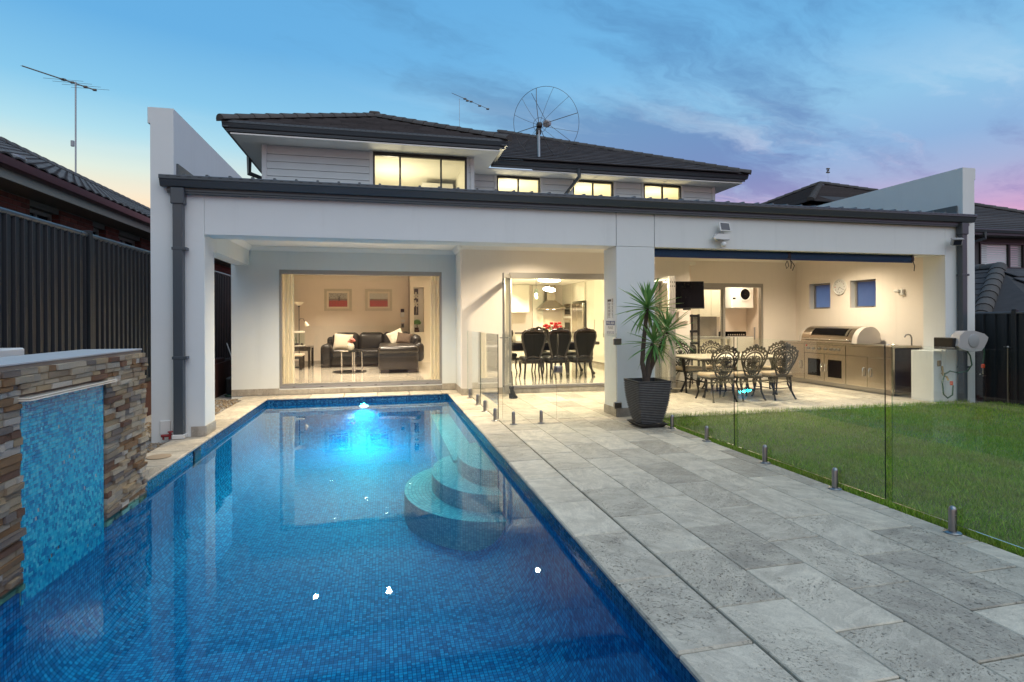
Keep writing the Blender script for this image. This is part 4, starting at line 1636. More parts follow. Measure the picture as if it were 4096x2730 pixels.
# coffee table with chrome tubes and two glass discs
t = T('coffee_table', 'round glass coffee table on chrome tube legs', 'coffee table', (-.80, 14.95, FL))
M('smoked_glass', (.02, .022, .02), .06, var=.05, coat=.5)
MB().lathe([(.001, 0), (.315, 0), (.32, .006), (.315, .012), (.001, .012)], 40, (-.80, 14.95, FL + .53)).build('top', MT['smoked_glass'], t, smooth=40)
MB().lathe([(.001, 0), (.42, 0), (.425, .006), (.42, .012), (.001, .012)], 40, (-.86, 14.90, FL + .012)).build('base_disc', MT['smoked_glass'], t, smooth=40)
for a in (200, 285, 340, 90):
    x, y = -.80 + .27 * math.cos(R(a)), 14.95 + .27 * math.sin(R(a))
    o = MB().tube([(x, y, FL + .02), (x, y, FL + .53)], .022, 12).build('leg', MT['chrome'], t, smooth=40)
    for z in (.19, .25):
        MB().tube([(x, y, FL + z), (x, y, FL + z + .022)], .030, 12).build('collar', MT['chrome'], o, smooth=40)


def flowers(t, c, n, rad, hgt, m, fr, seed, leafm='leaf'):
    r_ = random.Random(seed)
    st_ = MB()
    for k in range(n):
        a, q, z = r_.uniform(0, 6.28), r_.uniform(.1, 1) ** .6 * rad, r_.uniform(.35, 1) * hgt
        x, y = c[0] + q * math.cos(a), c[1] + q * math.sin(a) * .8
        b = MB()
        for i in range(7):
            aa = i * .9 + r_.random()
            b.rbox((x + fr * .45 * math.cos(aa), y + fr * .45 * math.sin(aa), c[2] + z + fr * .3 * (i % 3 - 1)), (fr * .6, fr * .6, fr * .34), fr * .3, 7, 5)
        b.build('bloom', m, t, smooth=60)
        st_.tube([c, (x, y, c[2] + z)], .004, 5)
        for i in range(2):
            lx, ly, lz = x + r_.uniform(-.06, .06), y + r_.uniform(-.05, .05), c[2] + z * r_.uniform(.5, 1)
            st_.add([(lx - .03, ly, lz), (lx, ly - .02, lz + .02), (lx + .035, ly, lz + .04), (lx, ly + .02, lz + .01)], [(0, 1, 2, 3)])
    st_.build('foliage', MT[leafm], t)


t = T('flower_vase', 'cream ribbed vase of pink roses on the coffee table', 'vase', (-.84, 14.92, FL + .542))
MB().lathe([(.045, 0), (.075, .03), (.098, .09), (.092, .13), (.095, .14), (.082, .17), (.062, .20), (.055, .205), (.05, .19), (.002, .17)], 28, (-.84, 14.92, FL + .543)).build('vase', MT['ceramic'], t, smooth=50)
flowers(t, (-.84, 14.92, FL + .73), 11, .105, .13, MT['petal_pink'], .036, 4)

# pictures
def picture(x0, x1, z0, z1, y, label, seed):
    t = T('framed_picture', label, 'picture', ((x0 + x1) / 2, y, z0), group='poppy field pictures')
    b = MB()
    f, d_ = .075, .035
    b.prism([(x0, z0), (x1, z0), (x1 - f, z0 + f), (x0 + f, z0 + f)], 'y', y - d_, y)
    b.prism([(x0, z1), (x0 + f, z1 - f), (x1 - f, z1 - f), (x1, z1)], 'y', y - d_, y)
    b.prism([(x0, z0), (x0 + f, z0 + f), (x0 + f, z1 - f), (x0, z1)], 'y', y - d_, y)
    b.prism([(x1, z0), (x1, z1), (x1 - f, z1 - f), (x1 - f, z0 + f)], 'y', y - d_, y)
    b.build('frame', MT['frame_silver'], t)
    MB().box(x0 + f * .6, x1 - f * .6, y - .016, y - .004, z0 + f * .6, z1 - f * .6).build('mat', MT['mat_board'], t)
    xa, xb, za, zb = x0 + .135, x1 - .135, z0 + .13, z1 - .13
    m, g, o = newmat('painting_%d' % seed)
    co = g.n('ShaderNodeTexCoord').outputs['Generated']
    sp = g.n('ShaderNodeSeparateXYZ')
    g.put(sp.inputs[0], co)
    n_ = g.noise(g.mapping(co, loc=(seed, 0, 0), scale=(3, 1, 5)), 4, 5, .65)
    n2_ = g.noise(g.mapping(co, loc=(seed * 2, 0, 0), scale=(9, 1, 14)), 3, 4, .6)
    sky_ = g.mix(g.step(n_, .42, .62), (.42, .40, .33), (.16, .17, .16) if seed == 1 else (.50, .52, .50))
    fld = g.mix(g.step(n2_, .42, .58), (.10, .05, .035), (.55, .03, .03))
    hz = g.m('ADD', sp.outputs[2], g.m('MULTIPLY', g.m('SUBTRACT', n_, .5), .12))
    c = g.mix(g.step(hz, .44, .47) if seed == 1 else g.step(hz, .54, .57), fld, sky_)
    far = g.m('MULTIPLY', g.step(hz, .44, .47), g.m('SUBTRACT', 1.0, g.step(hz, .56, .62)))
    c = g.mix(g.m('MULTIPLY', far, .75), c, (.10, .07, .05) if seed == 1 else (.17, .17, .12))
    prin(g, o, c, .6)
    MB().box(xa, xb, y - .019, y - .0155, za, zb).build('canvas', m, t)
    if seed == 1:
        b = MB()
        xm, zm = xa + (xb - xa) * .56, za + (zb - za) * .62
        b.prism([(xm - .022, zm - .08), (xm + .022, zm - .08), (xm + .012, zm + .04), (xm, zm + .055), (xm - .012, zm + .04)], 'y', y - .021, y - .0195)
        for a in (35, 125):
            q = MB().box(-.075, .075, y - .0215, y - .0205, -.005, .005)
            q.xf(Matrix.Translation((xm, 0, zm + .04)) @ Matrix.Rotation(R(a), 4, 'Y'))
            b.add(q.v, q.f)
        b.build('painted_windmill', MT['ink'], t)
    return t


sc_ = 18 / 17.3
picture(-1.79, -.97, 1.755, 2.44, 17.998, 'silver framed painting of a windmill over a red field, left of two', 1)
picture(-.565, .26, 1.76, 2.44, 17.998, 'silver framed painting of a poppy field, right of two', 2)

# wall controls
t = T('intercom', 'wall control with a dark screen above the sofa', 'intercom', (.58, 17.99, 1.55))
MB().box(.52, .645, 17.972, 17.999, 1.56, 1.71, .006).build('body', MT['white_plastic'], t)
MB().box(.525, .635, 17.968, 17.999, 1.715, 1.82, .005).build('screen', MT['black_gloss'], t)
one('light_switch', MB().box(.525, .655, 17.985, 17.999, 1.40, 1.475, .004), MT['white_plastic'], 'white light switch plate below the intercom panel', 'switch')
t = T('keypad', 'small grey keypad below the light switch', 'keypad', (.58, 17.99, 1.22))
MB().box(.54, .635, 17.980, 17.999, 1.22, 1.365, .005).build('body', MT['alu_grey'], t)
MB().box(.558, .617, 17.9785, 17.9805, 1.25, 1.335).build('buttons', MT['black'], t)

# niche with flower panel and bonsai
m, g, o = newmat('lily_panel')
prin(g, o, (.012, .014, .012), .4)
t = T('niche_artwork', 'tall dark panel of white lilies in the wall niche', 'artwork', (1.04, 17.89, 1.62))
MB().box(.935, 1.075, 17.876, 17.899, 1.62, 2.46, .003).build('panel', m, t)
for cx_, cz_, r_, ph in ((1.0, 2.24, .085, 0), (.985, 1.98, .085, 1.2)):
    b = MB()
    for i in range(5):
        a = ph + i * 1.256
        q = MB().rbox((0, 0, 0), (.028, .010, .062), .010, 8, 6)
        q.xf(Matrix.Translation((cx_ + .042 * math.sin(a), 17.868, cz_ + .05 * math.cos(a))) @ Matrix.Rotation(a, 4, 'Y'))
        b.add(q.v, q.f)
    b.build('lily', MT['petal_white'], t, smooth=60)
MB().tube([(1.0, 17.872, 1.95), (1.02, 17.872, 1.8), (1.0, 17.872, 1.63)], .006, 5).build('stem', MT['cushion_cream'], t)
t = T('bonsai', 'small green bonsai in a red brown pot in the niche', 'plant', (1.02, 17.81, 1.08))
MB().box(.95, 1.10, 17.77, 17.86, 1.08, 1.16, .01).build('pot_stand', MT['timber_red'], t)
MB().lathe([(.05, 0), (.07, .05), (.074, .06), (.002, .05)], 16, (1.02, 17.81, 1.16)).build('pot', MT['timber_red'], t, smooth=40)
MB().tube([(1.02, 17.81, 1.20), (1.04, 17.81, 1.26), (1.02, 17.81, 1.32)], [.014, .011, .008], 7).build('trunk', MT['bark'], t)
b = MB()
lr = random.Random(8)
for _ in range(420):
    a, ph, rr_ = lr.uniform(0, 6.28), lr.uniform(-.6, 1.4), lr.uniform(.5, 1)
    x, y, z = 1.03 + rr_ * .125 * math.cos(a) * math.cos(ph), 17.81 + rr_ * .06 * math.sin(a), 1.37 + rr_ * .10 * math.sin(ph)
    e_ = lr.uniform(.010, .018)
    b.add([(x - e_, y, z), (x, y - e_, z + e_ * lr.uniform(-1, 1)), (x + e_, y, z), (x, y + e_, z + e_)], [(0, 1, 2, 3)])
M('leaf_bright', (.11, .30, .05), .5, var=.3, scale=20)
b.build('crown', MT['leaf_bright'], t)

# curtains
def curtain(x0, x1, label, lean):
    N, ZN = 44, 10
    b = MB()
    vs, fs = [], []
    for j in range(ZN + 1):
        z = 2.44 - (2.44 - FL - .02) * j / ZN
        for i in range(N + 1):
            u = i / N
            fold = .05 * math.sin(u * (x1 - x0) / .072 * 6.283 + .25 * math.sin(j * .7)) * (1 + .15 * j / ZN)
            x = x0 + (x1 - x0) * u + lean * (u if lean > 0 else 1 - u) * (j / ZN) ** 2
            vs.append((x, 11.86 + fold, z))
    for j in range(ZN):
        for i in range(N):
            fs.append((j * (N + 1) + i, j * (N + 1) + i + 1, (j + 1) * (N + 1) + i + 1, (j + 1) * (N + 1) + i))
    b.add(vs, fs)
    one('curtain', b, MT['curtain_cloth'], label, 'curtain', 'living room curtains', smooth=80)


m, g, o = newmat('curtain_cloth')
df = g.n('ShaderNodeBsdfDiffuse')
g.put(df.inputs[0], (.82, .80, .72))
tl = g.n('ShaderNodeBsdfTranslucent')
g.put(tl.inputs[0], (.86, .80, .66))
mx = g.n('ShaderNodeMixShader')
mx.inputs[0].default_value = .55
g.put(mx.inputs[1], df.outputs[0])
g.put(mx.inputs[2], tl.outputs[0])
g.put(o.inputs[0], mx.outputs[0])
curtain(-1.97, -1.76, 'cream pleated curtain drawn to the left end of the living window', .02)
curtain(.97, 1.165, 'cream pleated curtain drawn to the right end of the living window', -.02)

# floor lamp
t = T('floor_lamp', 'black floor lamp with a cream uplight bowl and reading arm', 'floor lamp', (-2.36, 16.8, FL))
MB().lathe([(.13, 0), (.13, .012), (.02, .03), (.012, .03)], 20, (-2.36, 16.8, FL)).build('base', MT['black'], t, smooth=40)
MB().tube([(-2.36, 16.8, FL + .02), (-2.36, 16.8, 1.86)], .011, 8).build('pole', MT['black'], t)
MB().lathe([(.03, 0), (.15, .11), (.155, .115), (.145, .11), (.03, .012)], 24, (-2.36, 16.8, 1.88)).build('bowl', MT['lamp_shade'], t, smooth=50)
MB().lathe([(.012, -.05), (.04, 0), (.03, .005)], 14, (-2.36, 16.8, 1.885)).build('socket', MT['black'], t, smooth=40)
MB().tube([(-2.36, 16.8, 1.45), (-2.32, 16.79, 1.52), (-2.24, 16.78, 1.51), (-2.20, 16.77, 1.42)], .007, 6).build('arm', MT['black'], t)
b = MB().lathe([(.028, .06), (.07, -.08), (.066, -.08), (.024, .055)], 18)
b.xf(Matrix.Translation((-2.17, 16.77, 1.37)) @ RY(-22))
b.build('shade', MT['lamp_shade'], t, smooth=50)
# side tables and terrarium
for (x0, x1, y0, y1, h, lb) in ((-2.68, -2.02, 16.5, 17.3, .60, 'dark side table carrying the glass terrarium'), (-2.68, -2.16, 15.9, 16.42, .42, 'low dark side table with a pale top beside the curtain')):
    t = T('side_table', lb, 'side table', ((x0 + x1) / 2, (y0 + y1) / 2, FL))
    MB().box(x0, x1, y0, y1, FL + h - .05, FL + h, .005).build('top', MT['wood_dark'] if h > .5 else MT['mat_board'], t)
    MB().box(x0 + .03, x1 - .03, y0 + .03, y1 - .03, FL + h - .12, FL + h - .05).build('apron', MT['wood_dark'], t)
    for x in (x0 + .035, x1 - .035):
        for y in (y0 + .035, y1 - .035):
            MB().box(x - .032, x + .032, y - .032, y + .032, FL, FL + h - .05, .004).build('leg', MT['wood_dark'], t)
t = T('glass_terrarium', 'small glass tank with a cream lid on the side table', 'terrarium', (-2.42, 16.85, FL + .60))
MB().box(-2.66, -2.20, 16.68, 17.0, FL + .602, FL + .635, .006).build('base', MT['cabinet'], t)
MB().box(-2.66, -2.20, 16.68, 17.0, FL + .985, FL + 1.045, .008).build('lid', MT['cabinet'], t)
MB().box(-2.64, -2.22, 16.70, 16.98, FL + .636, FL + .984).build('tank', MT['tank_glass'], t)
b = MB()
for k in range(16):
    x, y = -2.6 + .34 * lr.random(), 16.74 + .2 * lr.random()
    b.rbox((x, y, FL + .66), (.03, .03, .03), .02, 7, 5)
b.build('pebbles', MT['soil'], t)
b = MB()
for k in range(9):
    x, y = -2.6 + .2 * lr.random(), 16.84
    b.tube([(x, y, FL + .65), (x + lr.uniform(-.03, .03), y, FL + .8), (x + lr.uniform(-.06, .08), y, FL + .95)], [.006, .005, .001], 4)
b.build('stems', MT['leaf'], t)

# ================================================================ KITCHEN AND DINING
CAB = MT['cabinet']
# cabinets
t = T('wall_cabinet', 'glossy white wall cabinet left of the range hood', 'cabinet', (4.45, 18.0, 1.70))
MB().box(4.05, 4.72, 17.82, 18.198, 1.70, 2.62, .004).build('door', CAB, t)
MB().box(4.30, 4.50, 17.812, 17.822, 1.73, 1.735).box(4.30, 4.305, 17.812, 17.822, 1.735, 1.78).box(4.495, 4.50, 17.812, 17.822, 1.735, 1.78).build('handle', MT['alu'], t)
MB().box(2.9, 4.045, 17.82, 18.198, 1.70, 2.62, .004).build('door', CAB, t)
t = T('splashback_cabinet', 'tall glossy white panel between cabinet and range hood', 'panel', (4.98, 18.1, FL))
MB().box(4.92, 5.28, 18.10, 18.198, 1.02, 2.62, .003).build('panel', CAB, t)
t = T('base_cabinets', 'white base cabinets with dark bench top along the kitchen back wall', 'cabinets', (4.0, 17.9, FL))
for k in range(5):
    MB().box(2.0 + k * .80, 2.795 + k * .80, 17.62, 18.198, FL + .10, 1.0, .004).build('door', CAB, t)
MB().box(1.98, 6.0, 17.58, 18.198, 1.0, 1.04, .004).build('bench_top', MT['bench_stone'], t)
MB().box(2.0, 6.0, 17.68, 18.19, FL, FL + .10).build('kickboard', MT['alu_dark'], t)
# tall units along the right wall
t = T('oven_tower', 'white tall cabinet with built-in microwave and oven', 'oven tower', (6.2, 17.55, FL))
MB().box(6.0, 6.448, 17.22, 18.198, FL, 2.625, .004).build('carcass', CAB, t)
for z0, z1 in ((1.58, 1.98), (.85, 1.50)):
    MB().box(5.985, 6.0, 17.30, 17.95, z0, z1, .004).build('oven_front', MT['steel'], t)
    MB().box(5.980, 5.9855, 17.38, 17.87, z0 + .05, z1 - .14).build('oven_glass', MT['black_gloss'], t)
    MB().tube([(5.955, 17.36, z1 - .09), (5.955, 17.89, z1 - .09)], .010, 8).build('handle', MT['chrome'], t)
t = T('refrigerator', 'stainless two door refrigerator under white cabinets', 'refrigerator', (6.2, 16.6, FL))
MB().box(6.03, 6.445, 16.12, 17.14, FL + .03, 1.98, .006).build('body', MT['steel_dark'], t)
MB().box(5.965, 6.03, 16.64, 17.14, FL + .06, 1.98, .012).build('door', MT['steel'], t)
MB().box(5.965, 6.03, 16.12, 16.625, FL + .06, 1.98, .012).build('door', MT['steel'], t)
MB().box(5.963, 5.9665, 16.2, 16.5, 1.28, 1.285).build('dispenser_line', MT['steel_dark'], t)
t = T('fridge_cabinet', 'white overhead cabinet above the refrigerator', 'cabinet', (6.2, 16.6, 2.02))
MB().box(6.0, 6.448, 16.61, 17.20, 2.04, 2.625, .004).build('door', CAB, t)
MB().box(6.0, 6.448, 16.05, 16.60, 2.04, 2.625, .004).build('door', CAB, t)
MB().box(5.985, 6.0, 16.45, 16.58, 2.09, 2.10).box(5.985, 6.0, 16.63, 16.76, 2.09, 2.10).build('handle', MT['alu'], t)
t = T('pantry_cabinet', 'row of plain white pantry doors at the right side of the kitchen', 'cabinet', (6.25, 14.6, FL))
for k in range(4):
    MB().box(6.05, 6.448, 13.20 + k * .70, 13.895 + k * .70, FL + .10, 2.625, .004).build('door', CAB, t)
    MB().box(6.035, 6.05, 13.24 + k * .70, 13.25 + k * .70, .95, 1.45).build('handle', MT['alu'], t)
MB().box(6.10, 6.44, 13.20, 16.0, FL, FL + .10).build('kickboard', MT['skirting'], t)

# range hood
t = T('range_hood', 'stainless pyramid range hood with two lamps', 'range hood', (5.52, 17.9, 1.80))
b = MB()
x0, x1, y0, y1 = 5.02, 5.98, 17.66, 18.195
b.box(x0, x1, y0, y1, 1.80, 1.835, .003)
b.add([(x0 + .01, y0 + .01, 1.836), (x1 - .01, y0 + .01, 1.836), (x1 - .01, y1, 1.836), (x0 + .01, y1, 1.836), (5.34, 17.86, 2.10), (5.66, 17.86, 2.10), (5.66, y1, 2.10), (5.34, y1, 2.10)],
      [(0, 1, 5, 4), (1, 2, 6, 5), (2, 3, 7, 6), (3, 0, 4, 7), (4, 5, 6, 7)])
b.build('canopy', MT['steel'], t)
MB().box(5.35, 5.65, 17.87, 18.195, 2.10, 2.625, .003).build('chimney', MT['steel'], t)
MB().box(5.60, 5.63, 17.865, 17.871, 2.30, 2.38).build('vent', MT['steel_dark'], t)
for x in (5.36, 5.58):
    MB().lathe([(.035, 0), (.034, -.008), (.001, -.008)], 14, (x, 17.84, 1.80)).build('lamp_lens', MT['bulb'], t)
    l = lamp('hood_lamp', 'SPOT', (x, 17.84, 1.78), t, 14, (1, .9, .45), .03)
    l.data.spot_size = R(110)
    l.data.spot_blend = .7
MB().box(5.06, 5.94, 18.186, 18.199, 1.04, 1.80).build('splashback', MT['kitchen_wall'], t)

# ceiling lights
for x, y, nm in ((2.75, 12.4, 'above the door side of the dining table'), (4.9, 11.9, 'above the right end of the dining table'), (3.2, 15.6, 'over the kitchen left of the pendant'), (4.85, 16.9, 'in front of the range hood'), (3.9, 17.3, 'in front of the wall cabinet')):
    downlight(x, y, 2.629, 190, 'recessed downlight %s' % nm, 'kitchen downlights', (1, .86, .68), 130)
t = T('pendant_lamp', 'clear jar pendant lamp hanging over the kitchen bench', 'pendant lamp', (4.23, 15.2, 2.63))
MB().lathe([(.055, 0), (.055, -.02), (.01, -.025)], 16, (4.23, 15.2, 2.629)).build('canopy', MT['steel_dark'], t)
MB().tube([(4.23, 15.2, 2.61), (4.23, 15.2, 2.33)], .004, 6).build('cord', MT['black'], t)
MB().lathe([(.025, .12), (.05, .10), (.068, .02), (.068, -.16), (.06, -.16), (.06, .02), (.02, .1)], 18, (4.23, 15.2, 2.22), cap=False).build('shade', MT['tank_glass'], t, smooth=50)
MB().ball((4.23, 15.2, 2.17), .042).build('globe', MT['bulb_white'], t, smooth=60)
lamp('pendant_bulb', 'POINT', (4.23, 15.2, 2.10), t, 60, (1, .86, .5), .05)
t = T('ring_chandelier', 'double ring light glowing above the dining table', 'chandelier', (3.98, 13.1, 2.63))
MB().lathe([(.07, 0), (.07, -.025), (.01, -.03)], 18, (3.98, 13.1, 2.629)).build('canopy', MT['chrome'], t)
MB().tube([(3.98, 13.1, 2.6), (3.98, 13.1, 2.2)], .006, 6).build('rod', MT['chrome'], t)
for r_, z_, tl_ in ((.26, 2.43, 2), (.135, 2.20, 12)):
    m_ = Matrix.Translation((3.98, 13.1, z_)) @ RY(tl_) @ RX(-tl_ * .8)
    b = MB().tube([(r_ * math.cos(a * math.pi / 18), r_ * math.sin(a * math.pi / 18), 0) for a in range(36)], .020, 8, closed=True).xf(m_)
    b.build('ring_light', MT['bulb_white'], t, smooth=60)
lamp('ring_lamp', 'POINT', (3.98, 13.1, 2.30), t, 120, (1, .88, .56), .16)

# dining table
DT = T('dining_table', 'long black dining table with carved cabriole legs', 'dining table', (3.85, 12.95, FL))
BK = MT['wood_dark']
MB().box(2.60, 5.03, 12.42, 13.50, FL + .735, FL + .805, .012).build('top', BK, DT)
ap = MB().box(2.78, 4.85, 12.56, 13.36, FL + .60, FL + .735, .006).build('apron', BK, DT)
b = MB()
for k in range(66):
    b.rbox((2.82 + k * .030, 12.553, FL + .605), (.011, .011, .011), .010, 6, 4)
b.build('beading', MT['frame_silver'], ap)


def cabriole(x, y, z0, z1, sx, sy, s_=1.0):
    h = z1 - z0
    pr = [(0, 0, .030), (.05, .03, .034), (.045, .10, .026), (.012, .28, .026), (.0, .5, .034), (.022, .75, .046), (.018, .92, .052), (0, 1.0, .05)]
    pts = [(x + sx * d_ * s_ * 1.6, y + sy * d_ * s_ * 1.6, z0 + h * t_) for d_, t_, _ in pr]
    pts[0] = (x + sx * .085 * s_, y + sy * .085 * s_, z0 + .012)
    return pts, [r_ * s_ for _, _, r_ in pr]


for x, sx in ((2.80, -1), (4.83, 1)):
    for y, sy in ((12.58, -1), (13.34, 1)):
        p_, r_ = cabriole(x, y, FL + .01, FL + .66, sx * .9, sy * .3, 1.15)
        MB().tube(p_, r_, 10).ball((p_[0][0], p_[0][1], FL + .045), .045).build('leg', BK, DT, smooth=60)


# carved dining chair, built facing +Y with its back at y<0
def carved_chair(back_carved):
    t = T('dining_chair', '', 'dining chair', (0, 0, 0), local=True, group='carved black dining chairs')
    MB().rbox((0, .02, .44), (.25, .24, .055), .045, 20, 10, .02).build('seat', MT['chair_leather'], t, smooth=60)
    MB().box(-.24, .24, -.20, .24, .345, .395, .012).build('seat_rail', BK, t)
    # balloon back outline
    out = [(-.145, .47), (-.185, .62), (-.235, .80), (-.262, .95), (-.245, 1.04), (-.185, 1.085), (0, 1.10), (.185, 1.085), (.245, 1.04), (.262, .95), (.235, .80), (.185, .62), (.145, .47), (.10, .50), (0, .515), (-.10, .50)]
    yb = lambda z: -.225 - max(0, z - .45) * .17
    MB().tube([(x, yb(z), z) for x, z in out], .030, 8, closed=True).build('back_frame', BK, t, smooth=60)
    b = MB()
    cx_, cz_ = 0, .80
    n = len(out)
    for s_ in (-1, 1):
        k = len(b.v)
        b.v += [(x * .93, yb(z) + s_ * .020, cz_ + (z - cz_) * .95) for x, z in out] + [(0, yb(.8) + s_ * .045, .80)]
        for i in range(n):
            f = (k + i, k + (i + 1) % n, k + n)
            b.f.append(f if s_ < 0 else f[::-1])
    b.build('back_pad', MT['chair_velvet'], t, smooth=60)
    # crest rail
    b = MB()
    cr_ = [(-.23, 1.06), (-.15, 1.085), (-.11, 1.115), (-.05, 1.13), (0, 1.148), (.05, 1.13), (.11, 1.115), (.15, 1.085), (.23, 1.06), (.16, 1.05), (0, 1.07), (-.16, 1.05)]
    y_ = yb(1.1)
    b.prism(cr_, 'y', y_ - .024, y_ + .024)
    for sx in (-1, 1):
        for x, z, r_ in ((.10, 1.10, .026), (.175, 1.075, .022), (.045, 1.125, .022), (.225, 1.03, .024)):
            b.tube([(sx * x + r_ * math.cos(a * .7), y_ + .026, z + r_ * math.sin(a * .7)) for a in range(9)], .007, 5, closed=True)
    b.ball((0, y_ + .02, 1.135), .028)
    b.build('crest', MT['wood_carved'], t, smooth=50)
    for sx in (-1, 1):
        MB().tube([(sx * .150, -.20, .50), (sx * .175, -.215, .36), (sx * .19, -.235, .18), (sx * .205, -.265, .0)], [.028, .026, .022, .019], 8).build('leg', BK, t, smooth=60)
        p_, r_ = cabriole(sx * .215, .20, .0, .38, sx * .5, .5, .62)
        MB().tube(p_, r_, 8).build('leg', BK, t, smooth=60)
    return t


ch = carved_chair(True)
spots = [((3.28, 12.22, FL), R(-4), 'black balloon back dining chair nearest the open bifold door'),
         ((3.85, 12.22, FL), R(2), 'black balloon back dining chair in the middle of the near row'),
         ((4.45, 12.22, FL), R(4), 'black balloon back dining chair at the right of the near row'),
         ((3.02, 13.78, FL), R(180), 'carved dining chair on the far side, left of three'),
         ((3.98, 13.78, FL), R(178), 'carved dining chair on the far side, middle of three'),
         ((4.62, 13.78, FL), R(183), 'carved dining chair on the far side, right of three')]
for k, (l_, a_, lb) in enumerate(spots):
    place(ch if k == 0 else clone(ch), l_, a_, lb)
t = T('flower_arrangement', 'red and white flowers in a silver vase on the dining table', 'flowers', (4.05, 13.0, FL + .806))
MB().lathe([(.055, 0), (.03, .03), (.055, .12), (.07, .17), (.055, .24), (.075, .28), (.002, .26)], 20, (4.05, 13.0, FL + .807)).build('vase', MT['frame_silver'], t, smooth=50)
flowers(t, (4.05, 13.0, FL + 1.05), 16, .22, .20, MT['petal_red'], .045, 12)
flowers(t, (4.05, 13.0, FL + 1.05), 4, .18, .16, MT['petal_white'], .042, 13)
for x, nm in ((2.92, 'left'), (3.05, 'right')):
    one('table_vase', MB().lathe([(.03, 0), (.042, .04), (.045, .10), (.018, .20), (.024, .23), (.002, .22)], 16, (x, 12.95, FL + .806)), MT['cushion_cream'], 'small pale vase near the left end of the dining table, %s of two' % nm, 'vase', smooth=50)

# ================================================================ COVERED TERRACE
for x, y, nm in ((-1.10, 9.62, 'left of two above the pool end'), (.07, 9.55, 'right of two above the pool end'), (2.72, 9.69, 'in front of the bifold doors'), (5.0, 9.45, 'behind the middle pillar'), (7.0, 9.6, 'above the outdoor dining table'), (8.75, 9.6, 'in front of the barbecue bench')):
    downlight(x, y, 2.903, 500 if x < 1 else 340, 'recessed downlight in the terrace ceiling %s' % nm, 'terrace downlights', (1, .845, .60), 150, 1.0)

# rolled blue awning under the beam
t = T('rolled_awning', 'rolled up blue fabric awning under the beam', 'awning', (6.5, 7.86, 2.50))
MB().tube([(4.03, 7.86, 2.485), (9.0, 7.86, 2.485)], .058, 16).build('roll', MT['awning'], t, smooth=60)
MB().tube([(4.03, 7.845, 2.428), (9.0, 7.845, 2.428)], .012, 8).build('bottom_rail', MT['navy'], t)
for x in (6.48, 8.97):
    MB().box(x - .03, x + .03, 7.80, 7.92, 2.44, 2.545, .006).build('bracket', MT['black'], t)
    MB().tube([(x, 7.80, 2.44), (x + .02, 7.79, 2.36), (x + .01, 7.79, 2.27)], .008, 6).build('strap', MT['black'], t)
MB().tube([(6.43, 7.80, 2.40), (6.39, 7.79, 2.34), (6.41, 7.79, 2.27), (6.45, 7.79, 2.31), (6.44, 7.8, 2.39)], .006, 6).build('strap', MT['black'], t)
MB().tube([(6.51, 7.80, 2.40), (6.56, 7.79, 2.32), (6.52, 7.79, 2.24)], .006, 6).build('strap', MT['black'], t)

# television on a bracket
t = T('television', 'black flat television on a wall arm at the terrace corner', 'television', (6.05, 10.25, 1.67))
q = Matrix.Translation((6.03, 10.22, 1.945)) @ RZ(-12) @ RX(-4)
MB().box(-.36, .36, -.025, .02, -.28, .28, .008).xf(q).build('case', MT['black'], t)
MB().box(-.345, .345, -.0275, -.0255, -.255, .268).xf(q).build('screen', MT['black_gloss'], t)
MB().box(-.08, .08, -.02, .01, -.31, -.28, .006).xf(q).build('sensor_bar', MT['black'], t)
MB().box(6.0, 6.12, 10.24, 10.63, 1.90, 2.0, .01).build('wall_arm', MT['steel_dark'], t)
one('cable_box', MB().box(6.05, 6.31, 10.56, 10.628, 1.40, 1.62, .006), MT['wall_in'], 'flat white box on the wall under the television', 'box')

# black shelf stand
t = T('shelf_stand', 'tall narrow black metal shelf stand by the sliding door', 'shelf', (6.55, 11.0, 0))
for x in (6.40, 6.70):
    for y in (10.86, 11.14):
        MB().box(x - .02, x + .02, y - .02, y + .02, 0, 1.56, .003).build('post', MT['black'], t)
for z in (.30, .62, .90, 1.16, 1.50):
    MB().box(6.40, 6.70, 10.86, 11.14, z, z + .05, .004).build('shelf', MT['black'], t)
MB().rbox((6.55, 11.0, .77), (.15, .12, .12), .08).build('black_bag', MT['black'], t, smooth=60)
# shutter sign
t = T('safety_sign', 'small red sign seen through the black shelf stand', 'sign', (6.80, 11.62, 1.32))
MB().box(6.745, 6.84, 11.640, 11.648, 1.30, 1.40).build('plate', MT['petal_red'], t)
MB().box(6.775, 6.785, 11.637, 11.640, 1.32, 1.38).box(6.785, 6.815, 11.637, 11.640, 1.35, 1.36).build('symbol', MT['paper'], t)

# laundry seen through the sliding door
t = T('clothes_dryer', 'white wall mounted clothes dryer with a round door in the laundry', 'dryer', (9.650, 13.5, 1.75))
MB().box(9.280, 9.960, 13.4, 13.98, 1.75, 2.45, .015).build('body', MT['white_plastic'], t)
b = MB().lathe([(.20, 0), (.21, .02), (.185, .035), (.15, .035), (.15, .02)], 28, cap=False).xf(Matrix.Translation((9.680, 13.4, 2.13)) @ RX(90))
b.build('door_ring', MT['white_plastic'], t, smooth=40)
b = MB().lathe([(.152, .022), (.08, .03), (.001, .032)], 24, cap=False).xf(Matrix.Translation((9.680, 13.4, 2.13)) @ RX(90))
b.build('door_glass', MT['black_gloss'], t, smooth=40)
MB().box(9.310, 9.400, 13.395, 13.40, 1.99, 2.04).build('panel', MT['black'], t)
t = T('washing_machine', 'top loading washing machine with a dark panel under the dryer', 'washing machine', (9.500, 13.6, .05))
MB().box(9.220, 9.900, 13.3, 13.95, .05, .96, .02).build('body', MT['white_plastic'], t)
MB().box(9.220, 9.900, 13.62, 13.95, .96, 1.10, .02).build('console', MT['black_gloss'], t)
b = MB()
for k in range(8):
    b.box(9.300 + k * .07, 9.335 + k * .07, 13.614, 13.62, 1.0, 1.03)
